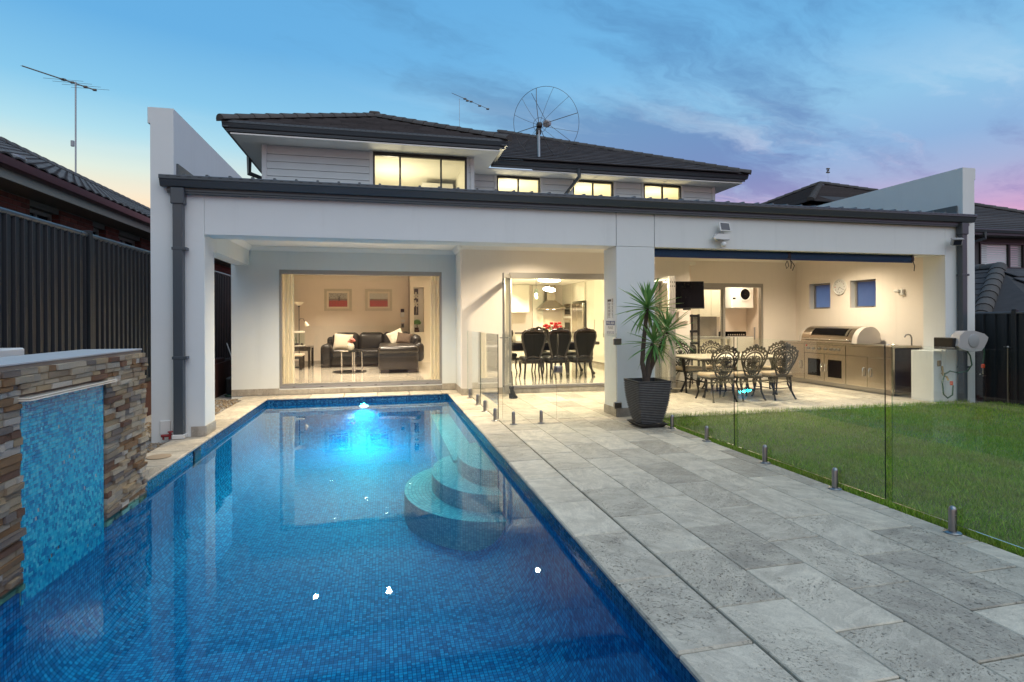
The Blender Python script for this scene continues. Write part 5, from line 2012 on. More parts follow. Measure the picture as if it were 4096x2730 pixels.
b.build('knobs', MT['chrome'], t)
MB().box(9.240, 9.880, 13.31, 13.60, .961, .975, .004).build('lid', MT['grey_plastic'], t)
t = T('laundry_cabinets', 'grey laundry cabinets with a pale bench top behind the sliding door', 'cabinets', (8.300, 13.6, .05))
for k in range(4):
    MB().box(7.680 + k * .37, 8.045 + k * .37, 13.62, 13.995, 1.52, 2.6, .004).build('wall_door', MT['laundry_front'] if 'laundry_front' in MT else M('laundry_front', (.46, .43, .37), .3, var=.03), t)
    MB().box(7.680 + k * .37, 8.045 + k * .37, 13.42, 13.995, .14, .92, .004).build('base_door', MT['cabinet'], t)
    MB().box(7.760 + k * .37, 7.950 + k * .37, 13.41, 13.42, .84, .85).build('handle', MT['alu'], t)
MB().box(7.660, 9.200, 13.36, 13.995, .925, .965, .004).build('bench_top', MT['cap_stone'], t)
M('laundry_tile', (.22, .19, .165), .3, var=.06)
MB().box(7.660, 9.200, 13.985, 13.999, .965, 1.52).build('splashback', MT['laundry_tile'], t)
l = T('laundry_ceiling_light', 'ceiling light in the laundry', 'ceiling light', (8.800, 12.8, 2.61))
MB().lathe([(.14, 0), (.13, -.05), (.001, -.06)], 20, (8.800, 12.8, 2.619)).build('diffuser', MT['bulb_white'], l, smooth=50)
lamp('laundry_lamp', 'POINT', (8.800, 12.8, 2.40), l, 60, (1, .85, .62), .12)

# clock and wall light
t = T('wall_clock', 'round white wall clock between the two small windows', 'clock', (9.85, 10.30, 2.0))
cm = Matrix.Translation((9.849, 10.30, 2.15)) @ RY(-90)
MB().lathe([(.175, 0), (.175, .03), (.165, .036), (.155, .03), (.155, .012)], 36, cap=False).xf(cm).build('rim', MT['white_plastic'], t, smooth=40)
MB().lathe([(.157, .012), (.001, .013)], 36, cap=False).xf(cm).build('face', MT['paper'], t)
for k in range(12):
    a = k * math.pi / 6
    cl_ = MT['petal_red'] if k == 3 else MT['grey_plastic']
    MB().box(-.008, .008, -.013, .013, .014, .017).xf(cm @ Matrix.Rotation(a, 4, 'Z') @ Matrix.Translation((.125, 0, 0))).build('numeral', cl_, t)
MB().box(-.004, .004, 0, .075, .018, .020).xf(cm @ RZ(60)).build('hour_hand', MT['ink'], t)
MB().box(-.003, .003, 0, .115, .021, .023).xf(cm @ RZ(148)).build('minute_hand', MT['ink'], t)
t = T('wall_sensor_light', 'small white wall light on the terrace side wall', 'wall light', (9.85, 8.83, 1.88))
MB().box(9.80, 9.849, 8.74, 8.83, 1.90, 2.02, .008).build('body', MT['white_plastic'], t)
MB().rbox((9.80, 8.86, 1.985), (.04, .055, .025), .02).build('head', MT['white_plastic'], t, smooth=50)

# ---- barbecue bench
BQ = T('barbecue_bench', 'stainless steel barbecue kitchen bench along the side wall', 'barbecue bench', (9.5, 9.85, 0))
ST = MT['steel']


def bq(name, m, *a, c=.004, parent=None):
    return MB().box(*a, c).build(name, MT[m], parent or BQ)


bq('carcass', 'steel_dark', 9.235, 9.80, 8.42, 11.32, .10, .895)
bq('plinth', 'steel_dark', 9.27, 9.80, 8.46, 11.30, .0, .10)
bq('counter', 'steel', 9.17, 9.845, 8.40, 9.26, .895, .935)
bq('counter', 'steel', 9.17, 9.845, 10.60, 11.36, .895, .935)
bq('counter', 'steel', 9.17, 9.845, 9.26, 10.60, .895, .925)
bq('end_post', 'steel', 9.19, 9.24, 8.405, 8.45, .06, .895)
bq('end_panel', 'solar_cell', 9.245, 9.80, 8.405, 8.42, .06, .89)
for y0, y1 in ((8.455, 8.97), (8.975, 9.485)):
    d_ = bq('door', 'steel', 9.20, 9.235, y0, y1, .105, .695)
    yh = y1 - .07 if y0 < 8.9 else y0 + .07
    MB().tube([(9.20, yh, .32), (9.165, yh, .33), (9.165, yh, .47), (9.20, yh, .48)], .012, 8).build('handle', MT['chrome'], d_, smooth=50)
bq('drawer_front', 'steel', 9.20, 9.235, 8.455, 9.485, .70, .892)
bq('control_panel', 'steel', 9.195, 9.235, 9.495, 10.625, .70, .892)
for y0, y1 in ((9.495, 10.055), (10.065, 10.625)):
    d_ = bq('door', 'steel', 9.20, 9.235, y0, y1, .105, .695)
    bq('door_glass', 'black_gloss', 9.196, 9.2005, y0 + .10, y1 - .10, .21, .58, parent=d_)
    yh = y1 - .05 if y0 < 9.8 else y0 + .05
    MB().tube([(9.20, yh, .32), (9.165, yh, .33), (9.165, yh, .47), (9.20, yh, .48)], .012, 8).build('handle', MT['chrome'], d_, smooth=50)
d_ = bq('door', 'steel', 9.20, 9.235, 10.635, 11.315, .105, .892)
MB().tube([(9.20, 10.74, .34), (9.165, 10.74, .35), (9.165, 10.74, .50), (9.20, 10.74, .51)], .012, 8).build('handle', MT['chrome'], d_, smooth=50)
for k, y in enumerate((10.50, 10.36, 10.19, 10.02, 9.86, 9.77, 9.67)):
    b = MB().lathe([(.032, 0), (.030, .012), (.024, .016), (.022, .035), (.001, .037)], 16).xf(Matrix.Translation((9.195, y, .80)) @ RY(-90))
    b.build('knob', MT['steel_dark'], BQ, smooth=40)
b = MB().lathe([(.02, 0), (.018, .006), (.001, .006)], 12).xf(Matrix.Translation((9.195, 10.56, .86)) @ RY(-90))
b.build('badge', MT['petal_red'], BQ)
# hood
N = 14
pr = []
for k in range(N + 1):
    a = math.pi * (.02 + .80 * k / N)
    pr.append((9.54 - .34 * math.cos(a) * (1.0 if k < N * .6 else .82), .95 + .34 * math.sin(a) ** .9))
prof = [(9.19, .945)] + pr + [(9.80, 1.03), (9.80, .945)]
hd = MB().prism(prof, 'y', 9.34, 10.72).build('hood', ST, BQ, smooth=35)
for y0, y1 in ((9.22, 9.34), (10.72, 10.80)):
    MB().prism([(9.54 + (x - 9.54) * .985, .945 + (z - .945) * .985) for x, z in prof], 'y', y0, y1).build('hood_cheek', MT['hood_side'] if 'hood_side' in MT else M('hood_side', (.55, .52, .49), .38, metal=.5, var=.05), hd, smooth=35)
b = MB()
N2 = 6
vs, fs = [], []
for k in range(N2 + 1):
    a = math.pi * (.13 + .17 * k / N2)
    x, z = 9.54 - .352 * math.cos(a), .95 + .352 * math.sin(a) ** .9
    vs += [(x, 9.52, z), (x, 10.44, z)]
for k in range(N2):
    fs.append((2 * k, 2 * k + 1, 2 * k + 3, 2 * k + 2))
b.add(vs, fs)
b.build('hood_window', MT['black_gloss'], hd, smooth=60)
b = MB()
for (y0, y1) in ((9.47, 9.52), (10.44, 10.49)):
    vs = []
    for k in range(N2 + 1):
        a = math.pi * (.12 + .19 * k / N2)
        x, z = 9.54 - .356 * math.cos(a), .95 + .356 * math.sin(a) ** .9
        vs += [(x, y0, z), (x, y1, z)]
    b.add(vs, [(2 * k, 2 * k + 1, 2 * k + 3, 2 * k + 2) for k in range(N2)])
b.build('window_trim', MT['chrome'], hd, smooth=60)
MB().tube([(9.20, 9.40, 1.00), (9.15, 9.40, 1.01), (9.15, 10.62, 1.01), (9.20, 10.62, 1.00)], .014, 8).build('hood_handle', MT['chrome'], hd, smooth=50)
bq('tray_lip', 'steel', 9.15, 9.84, 9.28, 10.78, .926, .948)
MB().lathe([(.15, 0), (.155, .004), (.13, .006), (.12, -.02), (.001, -.02)], 24, (9.52, 8.78, .937)).build('sink_rim', MT['chrome'], BQ, smooth=40)
tp = MB().tube([(9.70, 8.47, .935), (9.70, 8.47, 1.09), (9.69, 8.485, 1.13), (9.66, 8.50, 1.145), (9.62, 8.52, 1.135), (9.60, 8.53, 1.09)], .014, 10).build('tap', MT['steel_dark'], BQ, smooth=60)
MB().tube([(9.70, 8.47, .99), (9.66, 8.44, 1.01)], .010, 8).build('lever', MT['steel_dark'], tp)

# ---- cast iron dining set
IR = MT['iron']
t = T('outdoor_table', 'rectangular outdoor table with a pale stone top and iron frame', 'outdoor table', (6.52, 9.55, 0))
MB().box(5.57, 7.48, 8.96, 10.16, .715, .745, .010).build('top', MT['tabletop'], t)
MB().box(5.565, 7.485, 8.955, 10.165, .695, .714, .006).build('rim', IR, t)
for x in (5.82, 7.22):
    for y in (9.2, 9.92):
        sx, sy = (1 if x > 6.5 else -1), (1 if y > 9.5 else -1)
        MB().tube([(x + sx * .08, y + sy * .05, .0), (x + sx * .05, y + sy * .04, .05), (x - sx * .02, y, .25), (x + sx * .03, y, .50), (x + sx * .05, y, .70)], [.03, .022, .022, .03, .035], 8).build('leg', IR, t, smooth=60)
MB().tube([(5.82, 9.2, .28), (6.1, 9.56, .22), (6.9, 9.56, .22), (7.22, 9.92, .28)], .016, 8).build('stretcher', IR, t, smooth=60)
MB().tube([(5.82, 9.92, .28), (6.1, 9.56, .22)], .016, 8).tube([(6.9, 9.56, .22), (7.22, 9.2, .28)], .016, 8).build('stretcher', IR, t, smooth=60)


def iron_chair():
    t = T('iron_chair', '', 'outdoor chair', (0, 0, 0), local=True, group='ornate cast iron chairs')
    MB().rbox((0, .0, .455), (.235, .23, .038), .034, 20, 10, .012).build('cushion', MT['seat_fabric'], t, smooth=60)
    MB().tube([(-.23, -.22, .41), (.23, -.22, .41), (.25, .0, .41), (.22, .23, .41), (-.22, .23, .41), (-.25, 0, .41)], .017, 8, closed=True).build('seat_frame', IR, t, smooth=60)
    yb = lambda z: -.225 - (z - .42) * .27
    P_ = lambda x, z, e=0: (x, yb(z) + e, z)
    out = [(-.115, .45), (-.165, .55), (-.225, .68), (-.255, .79), (-.24, .86), (-.18, .905), (-.09, .935), (0, .95), (.09, .935), (.18, .905), (.24, .86), (.255, .79), (.225, .68), (.165, .55), (.115, .45), (0, .43)]
    MB().tube([P_(x, z) for x, z in out], .017, 7, closed=True).build('back_frame', IR, t, smooth=60)
    N = 22
    MB().tube([P_(.178 * math.sin(6.283 * k / N), .69 + .175 * math.cos(6.283 * k / N)) for k in range(N)], .015, 7, closed=True).build('inner_oval', IR, t, smooth=60)
    b = MB()

    def ring(x, z, r, w=.0115, a0=0, a1=6.283, n=11):
        pts = [P_(x + r * math.cos(a0 + (a1 - a0) * k / (n - 1)), z + r * math.sin(a0 + (a1 - a0) * k / (n - 1))) for k in range(n)]
        b.tube(pts, w, 5)
    # crown border of open scrolls
    for sx in (-1, 1):
        for x, z, r in ((.205, .835, .034), (.155, .885, .032), (.095, .912, .032), (.228, .77, .030), (.21, .705, .026), (.185, .64, .022), (.035, .925, .028)):
            ring(sx * x, z, r)
        # palmette in the oval
        for q in range(5):
            a = R(20 + q * 28)
            b.tube([P_(0, .60), P_(sx * .05 * math.cos(a) + sx * .02, .66 + .05 * math.sin(a)), P_(sx * .15 * math.cos(a), .66 + .15 * math.sin(a))], .0095, 5)
        ring(sx * .07, .745, .045, .009, -1.2, 3.6)
        ring(sx * .085, .65, .045, .009, -2.8, 2.4)
        ring(sx * .045, .575, .035, .009)
        b.tube([P_(0, .53), P_(sx * .10, .56), P_(sx * .15, .62)], .010, 5)
        b.tube([P_(sx * .03, .45), P_(sx * .07, .50), P_(sx * .13, .53)], .010, 5)
    b.tube([P_(0, .44), P_(0, .86)], .011, 6)
    b.tube([P_(-.14, .70), P_(0, .715), P_(.14, .70)], .010, 6)
    b.rbox(P_(0, .64), (.045, .012, .055), .011, 8, 6)
    b.rbox(P_(0, .53), (.085, .010, .055), .010, 10, 6)
    b.rbox(P_(0, .73), (.035, .012, .05), .011, 8, 6)
    b.build('lattice', IR, t, smooth=60)
    b = MB()
    for x, z, r in ((0, .975, .034), (-.04, .965, .024), (.04, .965, .024), (-.11, .955, .020), (.11, .955, .020), (-.17, .93, .02), (.17, .93, .02), (-.245, .865, .02), (.245, .865, .02)):
        b.rbox(P_(x, z), (r, .014, r), .012, 8, 6)
    b.build('crest', IR, t, smooth=60)
    for sx in (-1, 1):
        MB().tube([(sx * .195, -.205, .41), (sx * .20, -.22, .30), (sx * .19, -.25, .15), (sx * .215, -.305, .03), (sx * .225, -.325, .0)], [.022, .021, .017, .016, .020], 7).build('leg', IR, t, smooth=60)
        lg = MB().tube([(sx * .21, .20, .41), (sx * .235, .225, .30), (sx * .215, .21, .14), (sx * .235, .245, .03), (sx * .245, .262, .0)], [.028, .025, .017, .016, .020], 7).build('leg', IR, t, smooth=60)
        b = MB()
        for y, s_ in ((.21, 1),):
            b.tube([(sx * .20, y, .395), (sx * .12, y, .37), (sx * .185, y, .30), (sx * .225, y, .24)], .008, 5)
            b.tube([(sx * .12, y, .395), (sx * .15, y, .345), (sx * .20, y, .33)], .007, 5)
        y = -.215
        b.tube([(sx * .19, y, .395), (sx * .11, y, .37), (sx * .17, y - .01, .30), (sx * .195, y - .02, .24)], .008, 5)
        b.tube([(sx * .11, y, .395), (sx * .14, y, .345), (sx * .19, y - .01, .33)], .007, 5)
        b.build('corner_lace', IR, t)
    MB().tube([(-.195, -.235, .20), (0, -.02, .17), (.225, .22, .20)], .009, 6).tube([(.195, -.235, .20), (0, -.02, .17), (-.225, .22, .20)], .009, 6).build('stretcher', IR, t)
    return t


ch = iron_chair()
for k, (l_, a_, lb) in enumerate([((5.80, 8.86, 0), R(-3), 'ornate iron chair with its back to the lawn, left of the near row'),
                                  ((6.38, 8.88, 0), R(-1), 'ornate iron chair with its back to the lawn, middle of the near row'),
                                  ((6.98, 8.86, 0), R(3), 'ornate iron chair with its back to the lawn, right of the near row'),
                                  ((6.03, 10.12, 0), R(183), 'ornate iron chair on the far side of the table beside the television wall'),
                                  ((6.76, 10.14, 0), R(178), 'ornate iron chair on the far side of the table before the sliding door'),
                                  ((7.56, 9.62, 0), R(112), 'ornate iron chair at the barbecue end of the outdoor table')]):
    place(ch if k == 0 else clone(ch), l_, a_, lb)

# door stop by the open leaf: a sitting dog with a long rope handle
t = T('dog_doorstop', 'black sitting dog door stop with a tall stick by the glass door', 'door stop', (2.30, 9.95, 0))
b = MB()
b.tube([(2.33, 9.97, .0), (2.325, 9.965, .05), (2.31, 9.955, .11), (2.295, 9.945, .16), (2.285, 9.935, .19)], [.050, .055, .045, .036, .03], 12)
b.rbox((2.275, 9.925, .205), (.036, .036, .034), .03, 12, 8)
b.rbox((2.255, 9.895, .195), (.018, .028, .016), .014, 10, 6)
for s_ in (-1, 1):
    b.tube([(2.285 + s_ * .03, 9.925, .01), (2.28 + s_ * .028, 9.925, .10)], .016, 8)
    b.rbox((2.285 + s_ * .034, 9.93, .205), (.010, .016, .028), .008, 8, 6)
    b.rbox((2.33 + s_ * .045, 9.95, .03), (.026, .045, .03), .024, 10, 6)
b.tube([(2.35, 10.02, .02), (2.38, 10.05, .02)], .012, 6)
b.build('dog', MT['black'], t, smooth=60)
MB().tube([(2.31, 9.97, .10), (2.315, 9.985, .35), (2.305, 9.99, .50)], .009, 8).build('stick', MT['black'], t)

# ================================================================ PILLAR SIGNS
def txt(body, size, m, parent, mat4, name='lettering', bold=0.0, sx=1.0):
    cu = bpy.data.curves.new(name, 'FONT')
    cu.body = body
    cu.size = size
    cu.align_x = 'CENTER'
    cu.align_y = 'CENTER'
    cu.offset = bold
    cu.resolution_u = 2
    ob = bpy.data.objects.new(name, cu)
    col.objects.link(ob)
    bpy.context.view_layer.update()
    me = bpy.data.meshes.new_from_object(ob.evaluated_get(bpy.context.evaluated_depsgraph_get()))
    bpy.data.objects.remove(ob)
    off = WLOC.get(top(parent).name, Vector((0, 0, 0)))
    me.transform(Matrix.Translation(-off) @ mat4 @ Matrix.Diagonal((sx, 1, 1, 1)))
    me.materials.clear()
    me.materials.append(m)
    o = bpy.data.objects.new(name, me)
    col.objects.link(o)
    o.parent = parent
    return o


def on_pillar(y, z, e=.004):
    """frame on the -X face of the middle pillar: text x runs towards the camera"""
    return Matrix.Translation((3.38 - e, y, z)) @ Matrix(((0, 0, -1, 0), (-1, 0, 0, 0), (0, 1, 0, 0), (0, 0, 0, 1)))


t = T('pool_sign', 'white pool area sign asking to keep the gate closed, on the pillar', 'sign', (3.378, 7.90, 1.22))
MB().box(3.374, 3.3795, 7.725, 8.075, 1.215, 1.445, .001).build('board', MT['paper'], t)
MB().box(3.3732, 3.3742, 7.735, 8.065, 1.365, 1.430).build('blue_band', MT['navy'], t)
txt('POOL AREA', .058, MT['paper'], t, on_pillar(7.90, 1.397, .0075), bold=.0012, sx=.92)
txt('PLEASE', .060, MT['ink'], t, on_pillar(7.90, 1.325, .0065), sx=1.05)
txt('KEEP GATE CLOSED', .050, MT['navy'], t, on_pillar(7.90, 1.252, .0065), bold=.0006, sx=.62)
t = T('notice_sheet', 'printed resuscitation notice sheet above the pool sign', 'notice', (3.378, 7.90, 1.46))
MB().box(3.376, 3.3796, 7.795, 8.025, 1.455, 1.775).build('sheet', MT['paper'], t)
MB().box(3.3750, 3.3758, 7.87, 8.005, 1.725, 1.760).build('heading', MT['ink'], t)
MB().box(3.3750, 3.3758, 7.802, 7.848, 1.715, 1.770).build('photo', MT['steel_dark'], t)
MB().box(3.3750, 3.3758, 8.005, 8.020, 1.465, 1.765).build('margin_strip', MT['steel_dark'], t)
b = MB()
lr = random.Random(2)
for k in range(26):
    z = 1.705 - k * .0088
    if k % 6 == 5:
        continue
    b.box(3.3752, 3.3758, 7.89 + lr.uniform(0, .03), 7.99, z - .0022, z + .0022)
    b.box(3.3752, 3.3758, 7.81, 7.86 - lr.uniform(0, .02), z - .0022, z + .0022)
b.build('printed_lines', MT['ink'], t, kind='stuff')

# solar security light on the beam
t = T('solar_light', 'white solar panel sensor light on the beam', 'security light', (5.1, 7.66, 2.6))
q = Matrix.Translation((5.135, 7.585, 2.875)) @ RZ(8) @ RX(-14)
MB().box(-.105, .105, -.012, .012, -.075, .075, .006).xf(q).build('panel_frame', MT['white_plastic'], t)
MB().box(-.085, .085, -.014, -.012, -.058, .058).xf(q).build('solar_cell', MT['solar_cell'], t)
MB().tube([(5.13, 7.60, 2.80), (5.13, 7.65, 2.75)], .012, 8).build('panel_arm', MT['white_plastic'], t)
MB().box(5.0, 5.12, 7.62, 7.678, 2.67, 2.77, .015).build('housing', MT['white_plastic'], t)
MB().prism([(4.94, 2.705), (5.02, 2.765), (5.22, 2.765), (5.22, 2.71), (5.19, 2.685), (4.97, 2.685)], 'y', 7.575, 7.625).build('lamp_head', MT['white_plastic'], t)
MB().box(5.05, 5.21, 7.565, 7.63, 2.668, 2.684, .004).build('lens', MT['grey_plastic'], t)
MB().rbox((5.125, 7.60, 2.605), (.042, .042, .040), .036, 14, 10).build('sensor', MT['white_plastic'], t, smooth=60)
MB().tube([(5.125, 7.60, 2.64), (5.11, 7.63, 2.68)], .012, 8).build('sensor_stem', MT['white_plastic'], t)

# floodlight at the right end of the facade
t = T('floodlight', 'small grey floodlight on the right end of the facade', 'floodlight', (9.62, 7.6, 2.7))
q = Matrix.Translation((9.60, 7.54, 2.755)) @ RZ(-28) @ RX(22)
MB().box(-.075, .075, -.03, .05, -.055, .055, .008).xf(q).build('case', MT['grey_plastic'], t)
MB().box(-.058, .058, -.033, -.030, -.042, .042).xf(q).build('glass', MT['solar_cell'], t)
MB().box(-.085, .085, -.05, .05, .056, .064, .002).xf(q).build('visor', MT['grey_plastic'], t)
MB().tube([(9.64, 7.58, 2.80), (9.72, 7.62, 2.84), (9.75, 7.66, 2.84)], .014, 8).build('bracket', MT['grey_plastic'], t)
# hose reel
t = T('hose_reel', 'grey retractable hose reel on the right corner of the house', 'hose reel', (9.55, 7.4, .9))
b = MB()
pr = [(9.30, .98), (9.34, 1.16), (9.45, 1.235), (9.66, 1.235), (9.86, 1.185), (9.945, 1.125), (9.93, 1.07), (9.86, .96), (9.80, .90), (9.62, .885), (9.45, .91), (9.34, .95)]
b.prism(pr, 'y', 7.29, 7.44)
k = len(b.v)
b.build('case', MT['reel'] if 'reel' in MT else M('reel', (.42, .40, .40), .45, var=.05), t, smooth=60)
b = MB().lathe([(.115, 0), (.115, .008), (.10, .014), (.001, .014)], 28).xf(Matrix.Translation((9.63, 7.29, 1.07)) @ RX(90))
b.build('logo_disc', MT['grey_plastic'], t, smooth=40)
MB().box(9.255, 9.40, 7.34, 7.678, .92, 1.12, .01).build('wall_bracket', MT['black'], t)
MB().tube([(9.58, 7.36, .89), (9.63, 7.35, .82), (9.68, 7.36, .66), (9.64, 7.40, .55), (9.50, 7.45, .52), (9.38, 7.5, .55)], .011, 7).build('hose', MT['hose_green'], t)
t = T('garden_tap', 'brass garden tap with a looped green hose on the right corner', 'tap', (9.45, 7.66, .5))
MB().tube([(9.42, 7.66, .62), (9.42, 7.64, .46), (9.42, 7.58, .44), (9.42, 7.55, .38)], .016, 8).build('spout', MT['brass'], t, smooth=60)
MB().tube([(9.36, 7.62, .50), (9.48, 7.62, .50)], .012, 8).build('handle', MT['brass'], t)
MB().tube([(9.42, 7.66, .62), (9.42, 7.66, .90)], .014, 8).build('pipe', MT['white_plastic'], t)
MB().box(9.465, 9.505, 7.53, 7.57, .30, .37, .008).build('connector', MT['orange'], t)
pts = [(9.40, 7.5, .55), (9.28, 7.5, .50), (9.225, 7.5, .36), (9.25, 7.5, .16), (9.34, 7.5, .09), (9.44, 7.5, .14), (9.48, 7.52, .30)]
MB().tube(pts, .012, 7).build('hose', MT['hose_green'], t)
one('power_box', MB().box(9.33, 9.40, 7.655, 7.679, .62, .72, .006), MT['brass'], 'small brown socket box beside the garden tap', 'socket box')
t = T('hanging_hose', 'green hose with orange end hanging from the reel', 'hose', (9.92, 7.35, .6))
MB().tube([(9.90, 7.34, 1.05), (9.905, 7.33, .85), (9.89, 7.34, .68)], .011, 7).build('hose', MT['hose_green'], t)
MB().box(9.87, 9.915, 7.32, 7.36, .60, .67, .008).build('connector', MT['orange'], t)
MB().tube([(9.89, 7.34, .60), (9.895, 7.34, .46)], .010, 7).build('nozzle', MT['steel_dark'], t)
MB().tube([(9.83, 7.34, .50), (9.96, 7.34, .47)], .013, 7).build('fitting', MT['chrome'], t)

# red valve at the foot of the left wall
t = T('red_valve', 'small red valve at the foot of the left downpipe', 'valve', (-2.58, 7.58, 0))
b = MB()
b.tube([(-2.66, 7.58, .045), (-2.58, 7.57, .05), (-2.55, 7.58, .075)], .018, 8)
b.tube([(-2.64, 7.58, .0), (-2.64, 7.58, .06)], .012, 7)
b.tube([(-2.57, 7.58, .0), (-2.565, 7.58, .09)], .014, 7)
b.build('body', MT['valve_red'], t, smooth=60)
MB().lathe([(.03, 0), (.03, .012), (.001, .014)], 12, (-2.56, 7.575, .088)).build('wheel', MT['valve_red'], t)

# ================================================================ POT AND YUCCA
PT_ = T('plant_pot', 'dark ribbed square tapered pot standing in a saucer', 'plant pot', (3.50, 6.95, 0))
b = MB()


def sqring(h, z, n=6, r=.02):
    pts = []
    for sx, sy in ((1, 1), (-1, 1), (-1, -1), (1, -1)):
        a0 = {(1, 1): 0, (-1, 1): 90, (-1, -1): 180, (1, -1): 270}[sx, sy]
        for k in range(4):
            a = R(a0 + k * 30)
            pts.append((3.50 + sx * (h - r) + r * math.cos(a), 6.95 + sy * (h - r) + r * math.sin(a), z))
    return pts


def pot_half(u):
    return .150 + .088 * (math.sin(u * math.pi * .5) ** .85)


rings = []
NR = 24
for k in range(NR):
    u0 = k / NR
    z = .055 + .555 * u0
    h = pot_half(u0)
    dz = .555 / NR
    rings += [sqring(h - .007, z), sqring(h + .004, z + dz * .22), sqring(h + .004, z + dz * .55), sqring(h - .007, z + dz * .78)]
rings += [sqring(pot_half(1) + .004, .612), sqring(pot_half(1) + .004, .628), sqring(pot_half(1) - .028, .628), sqring(pot_half(1) - .034, .57)]
n = 16
for k, rg in enumerate(rings):
    b.v += rg
for k in range(len(rings) - 1):
    for i in range(n):
        l = (i + 1) % n
        b.f.append((k * n + i, k * n + l, (k + 1) * n + l, (k + 1) * n + i))
o = b.build('pot', MT['pot'], PT_)
o.data.materials.append(MT['pot_rib'])
for i, p_ in enumerate(o.data.polygons):
    if (i // 16) % 4 == 1 and (i // 16) < NR * 4:
        p_.material_index = 1
b = MB()
b.v += sqring(.215 * .74, .0) + sqring(.215, .055) + sqring(.195, .055) + sqring(.17, .03)
for k in range(3):
    for i in range(n):
        l = (i + 1) % n
        b.f.append((k * n + i, k * n + l, (k + 1) * n + l, (k + 1) * n + i))
b.f += [tuple(range(n))[::-1], tuple(range(3 * n, 4 * n))]
b.build('saucer', MT['pot'], PT_, smooth=35)
b = MB()
b.v += sqring(.20, .575)
b.f += [tuple(range(n))]
b.build('soil', MT['soil'], PT_)
YC = T('yucca_plant', 'spiky green yucca with three heads growing in the dark pot', 'yucca', (3.50, 6.95, .575))
stems = [[(3.48, 6.95, .56), (3.46, 6.95, .72), (3.43, 6.95, .86), (3.445, 6.95, 1.06), (3.46, 6.95, 1.22), (3.485, 6.95, 1.42), (3.505, 6.95, 1.60)],
         [(3.49, 6.94, .56), (3.50, 6.93, .74), (3.515, 6.93, .88), (3.55, 6.93, 1.00), (3.575, 6.93, 1.12)],
         [(3.50, 6.96, .60), (3.56, 6.98, .76), (3.64, 7.0, .90), (3.72, 7.0, 1.04), (3.79, 7.0, 1.18), (3.82, 7.0, 1.28)]]
yr = random.Random(17)
for st_ in stems:
    n_ = len(st_)
    o = MB().tube(st_, [.036 - .012 * i / n_ for i in range(n_)], 9).build('trunk', MT['bark'], YC, smooth=60)
    b = MB()
    for i in range(70):
        u = yr.uniform(.25, 1) * (n_ - 1)
        k = min(int(u), n_ - 2)
        p_ = Vector(st_[k]).lerp(Vector(st_[k + 1]), u - k)
        a = yr.uniform(0, 6.28)
        d_ = Vector((math.cos(a), math.sin(a), -.3))
        s_ = Vector((-math.sin(a), math.cos(a), 0)) * .010
        b.add([p_ + d_ * .022 - s_, p_ + d_ * .022 + s_, p_ + d_ * yr.uniform(.036, .052) + Vector((0, 0, yr.uniform(-.03, .01)))], [(0, 1, 2)])
    b.build('leaf_scars', MT['bark'], o, kind='stuff')


def yleaf(L, wd, bend):
    b = MB()
    N = 7
    vs = []
    for i in range(N + 1):
        u = i / N
        w_ = wd * (math.sin(math.pi * min(u * .82 + .18, 1)) ** .7) * (1 if u < 1 else 0) * .5 + .0006
        x = L * u
        z = -bend * L * u * u
        vs += [(x, -w_, z + w_ * .55), (x, 0, z), (x, w_, z + w_ * .55)]
    fs = []
    for i in range(N):
        for j in (0, 1):
            fs.append((i * 3 + j, i * 3 + j + 1, i * 3 + 4 + j, i * 3 + 3 + j))
    b.add(vs, fs)
    me = b.mesh('leaf', smooth=80)
    me.materials.append(MT['yucca_leaf_o'])
    return me


m, g, o = newmat('yucca_leaf_o')
rv = g.n('ShaderNodeObjectInfo').outputs['Random']
co = g.n('ShaderNodeTexCoord').outputs['Object']
c = g.ramp(rv, [(0, (.085, .25, .06)), (.5, (.15, .37, .085)), (.86, (.25, .44, .12)), (1, (.40, .34, .12))])
c = g.mix(g.m('MULTIPLY', g.noise(g.mapping(co, scale=(2, 60, 2)), 4, 2), .6), c, (.14, .23, .09))
b_ = prin(g, o, c, .42, 0, None, 0, .4)
tl = g.n('ShaderNodeBsdfTranslucent')
g.put(tl.inputs[0], c)
mx = g.n('ShaderNodeMixShader')
mx.inputs[0].default_value = .3
g.put(mx.inputs[1], b_.outputs[0])
g.put(mx.inputs[2], tl.outputs[0])
g.put(o.inputs[0], mx.outputs[0])
lm = [yleaf(L, .036, bd) for L, bd in ((.46, .04), (.50, .14), (.43, .26), (.38, .02))]
for head, cnt_, sc1 in (((3.51, 6.95, 1.62), 62, 1.0), ((3.585, 6.93, 1.14), 46, .86), ((3.83, 7.0, 1.30), 50, .90)):
    for i in range(cnt_):
        az = i * 2.39996 + yr.uniform(-.2, .2)
        u = (i + .5) / cnt_
        elv = R(82 - 132 * u + yr.uniform(-13, 13))
        s_ = sc1 * yr.uniform(.82, 1.12) * (.85 if u < .15 else 1)
        k = 3 if u < .25 else (0 if u < .55 else (1 if u < .85 else 2))
        piece('leaf', lm[k], YC, (head[0], head[1], head[2] + .03 - .09 * u), (0, -elv, az), (s_, s_, s_))

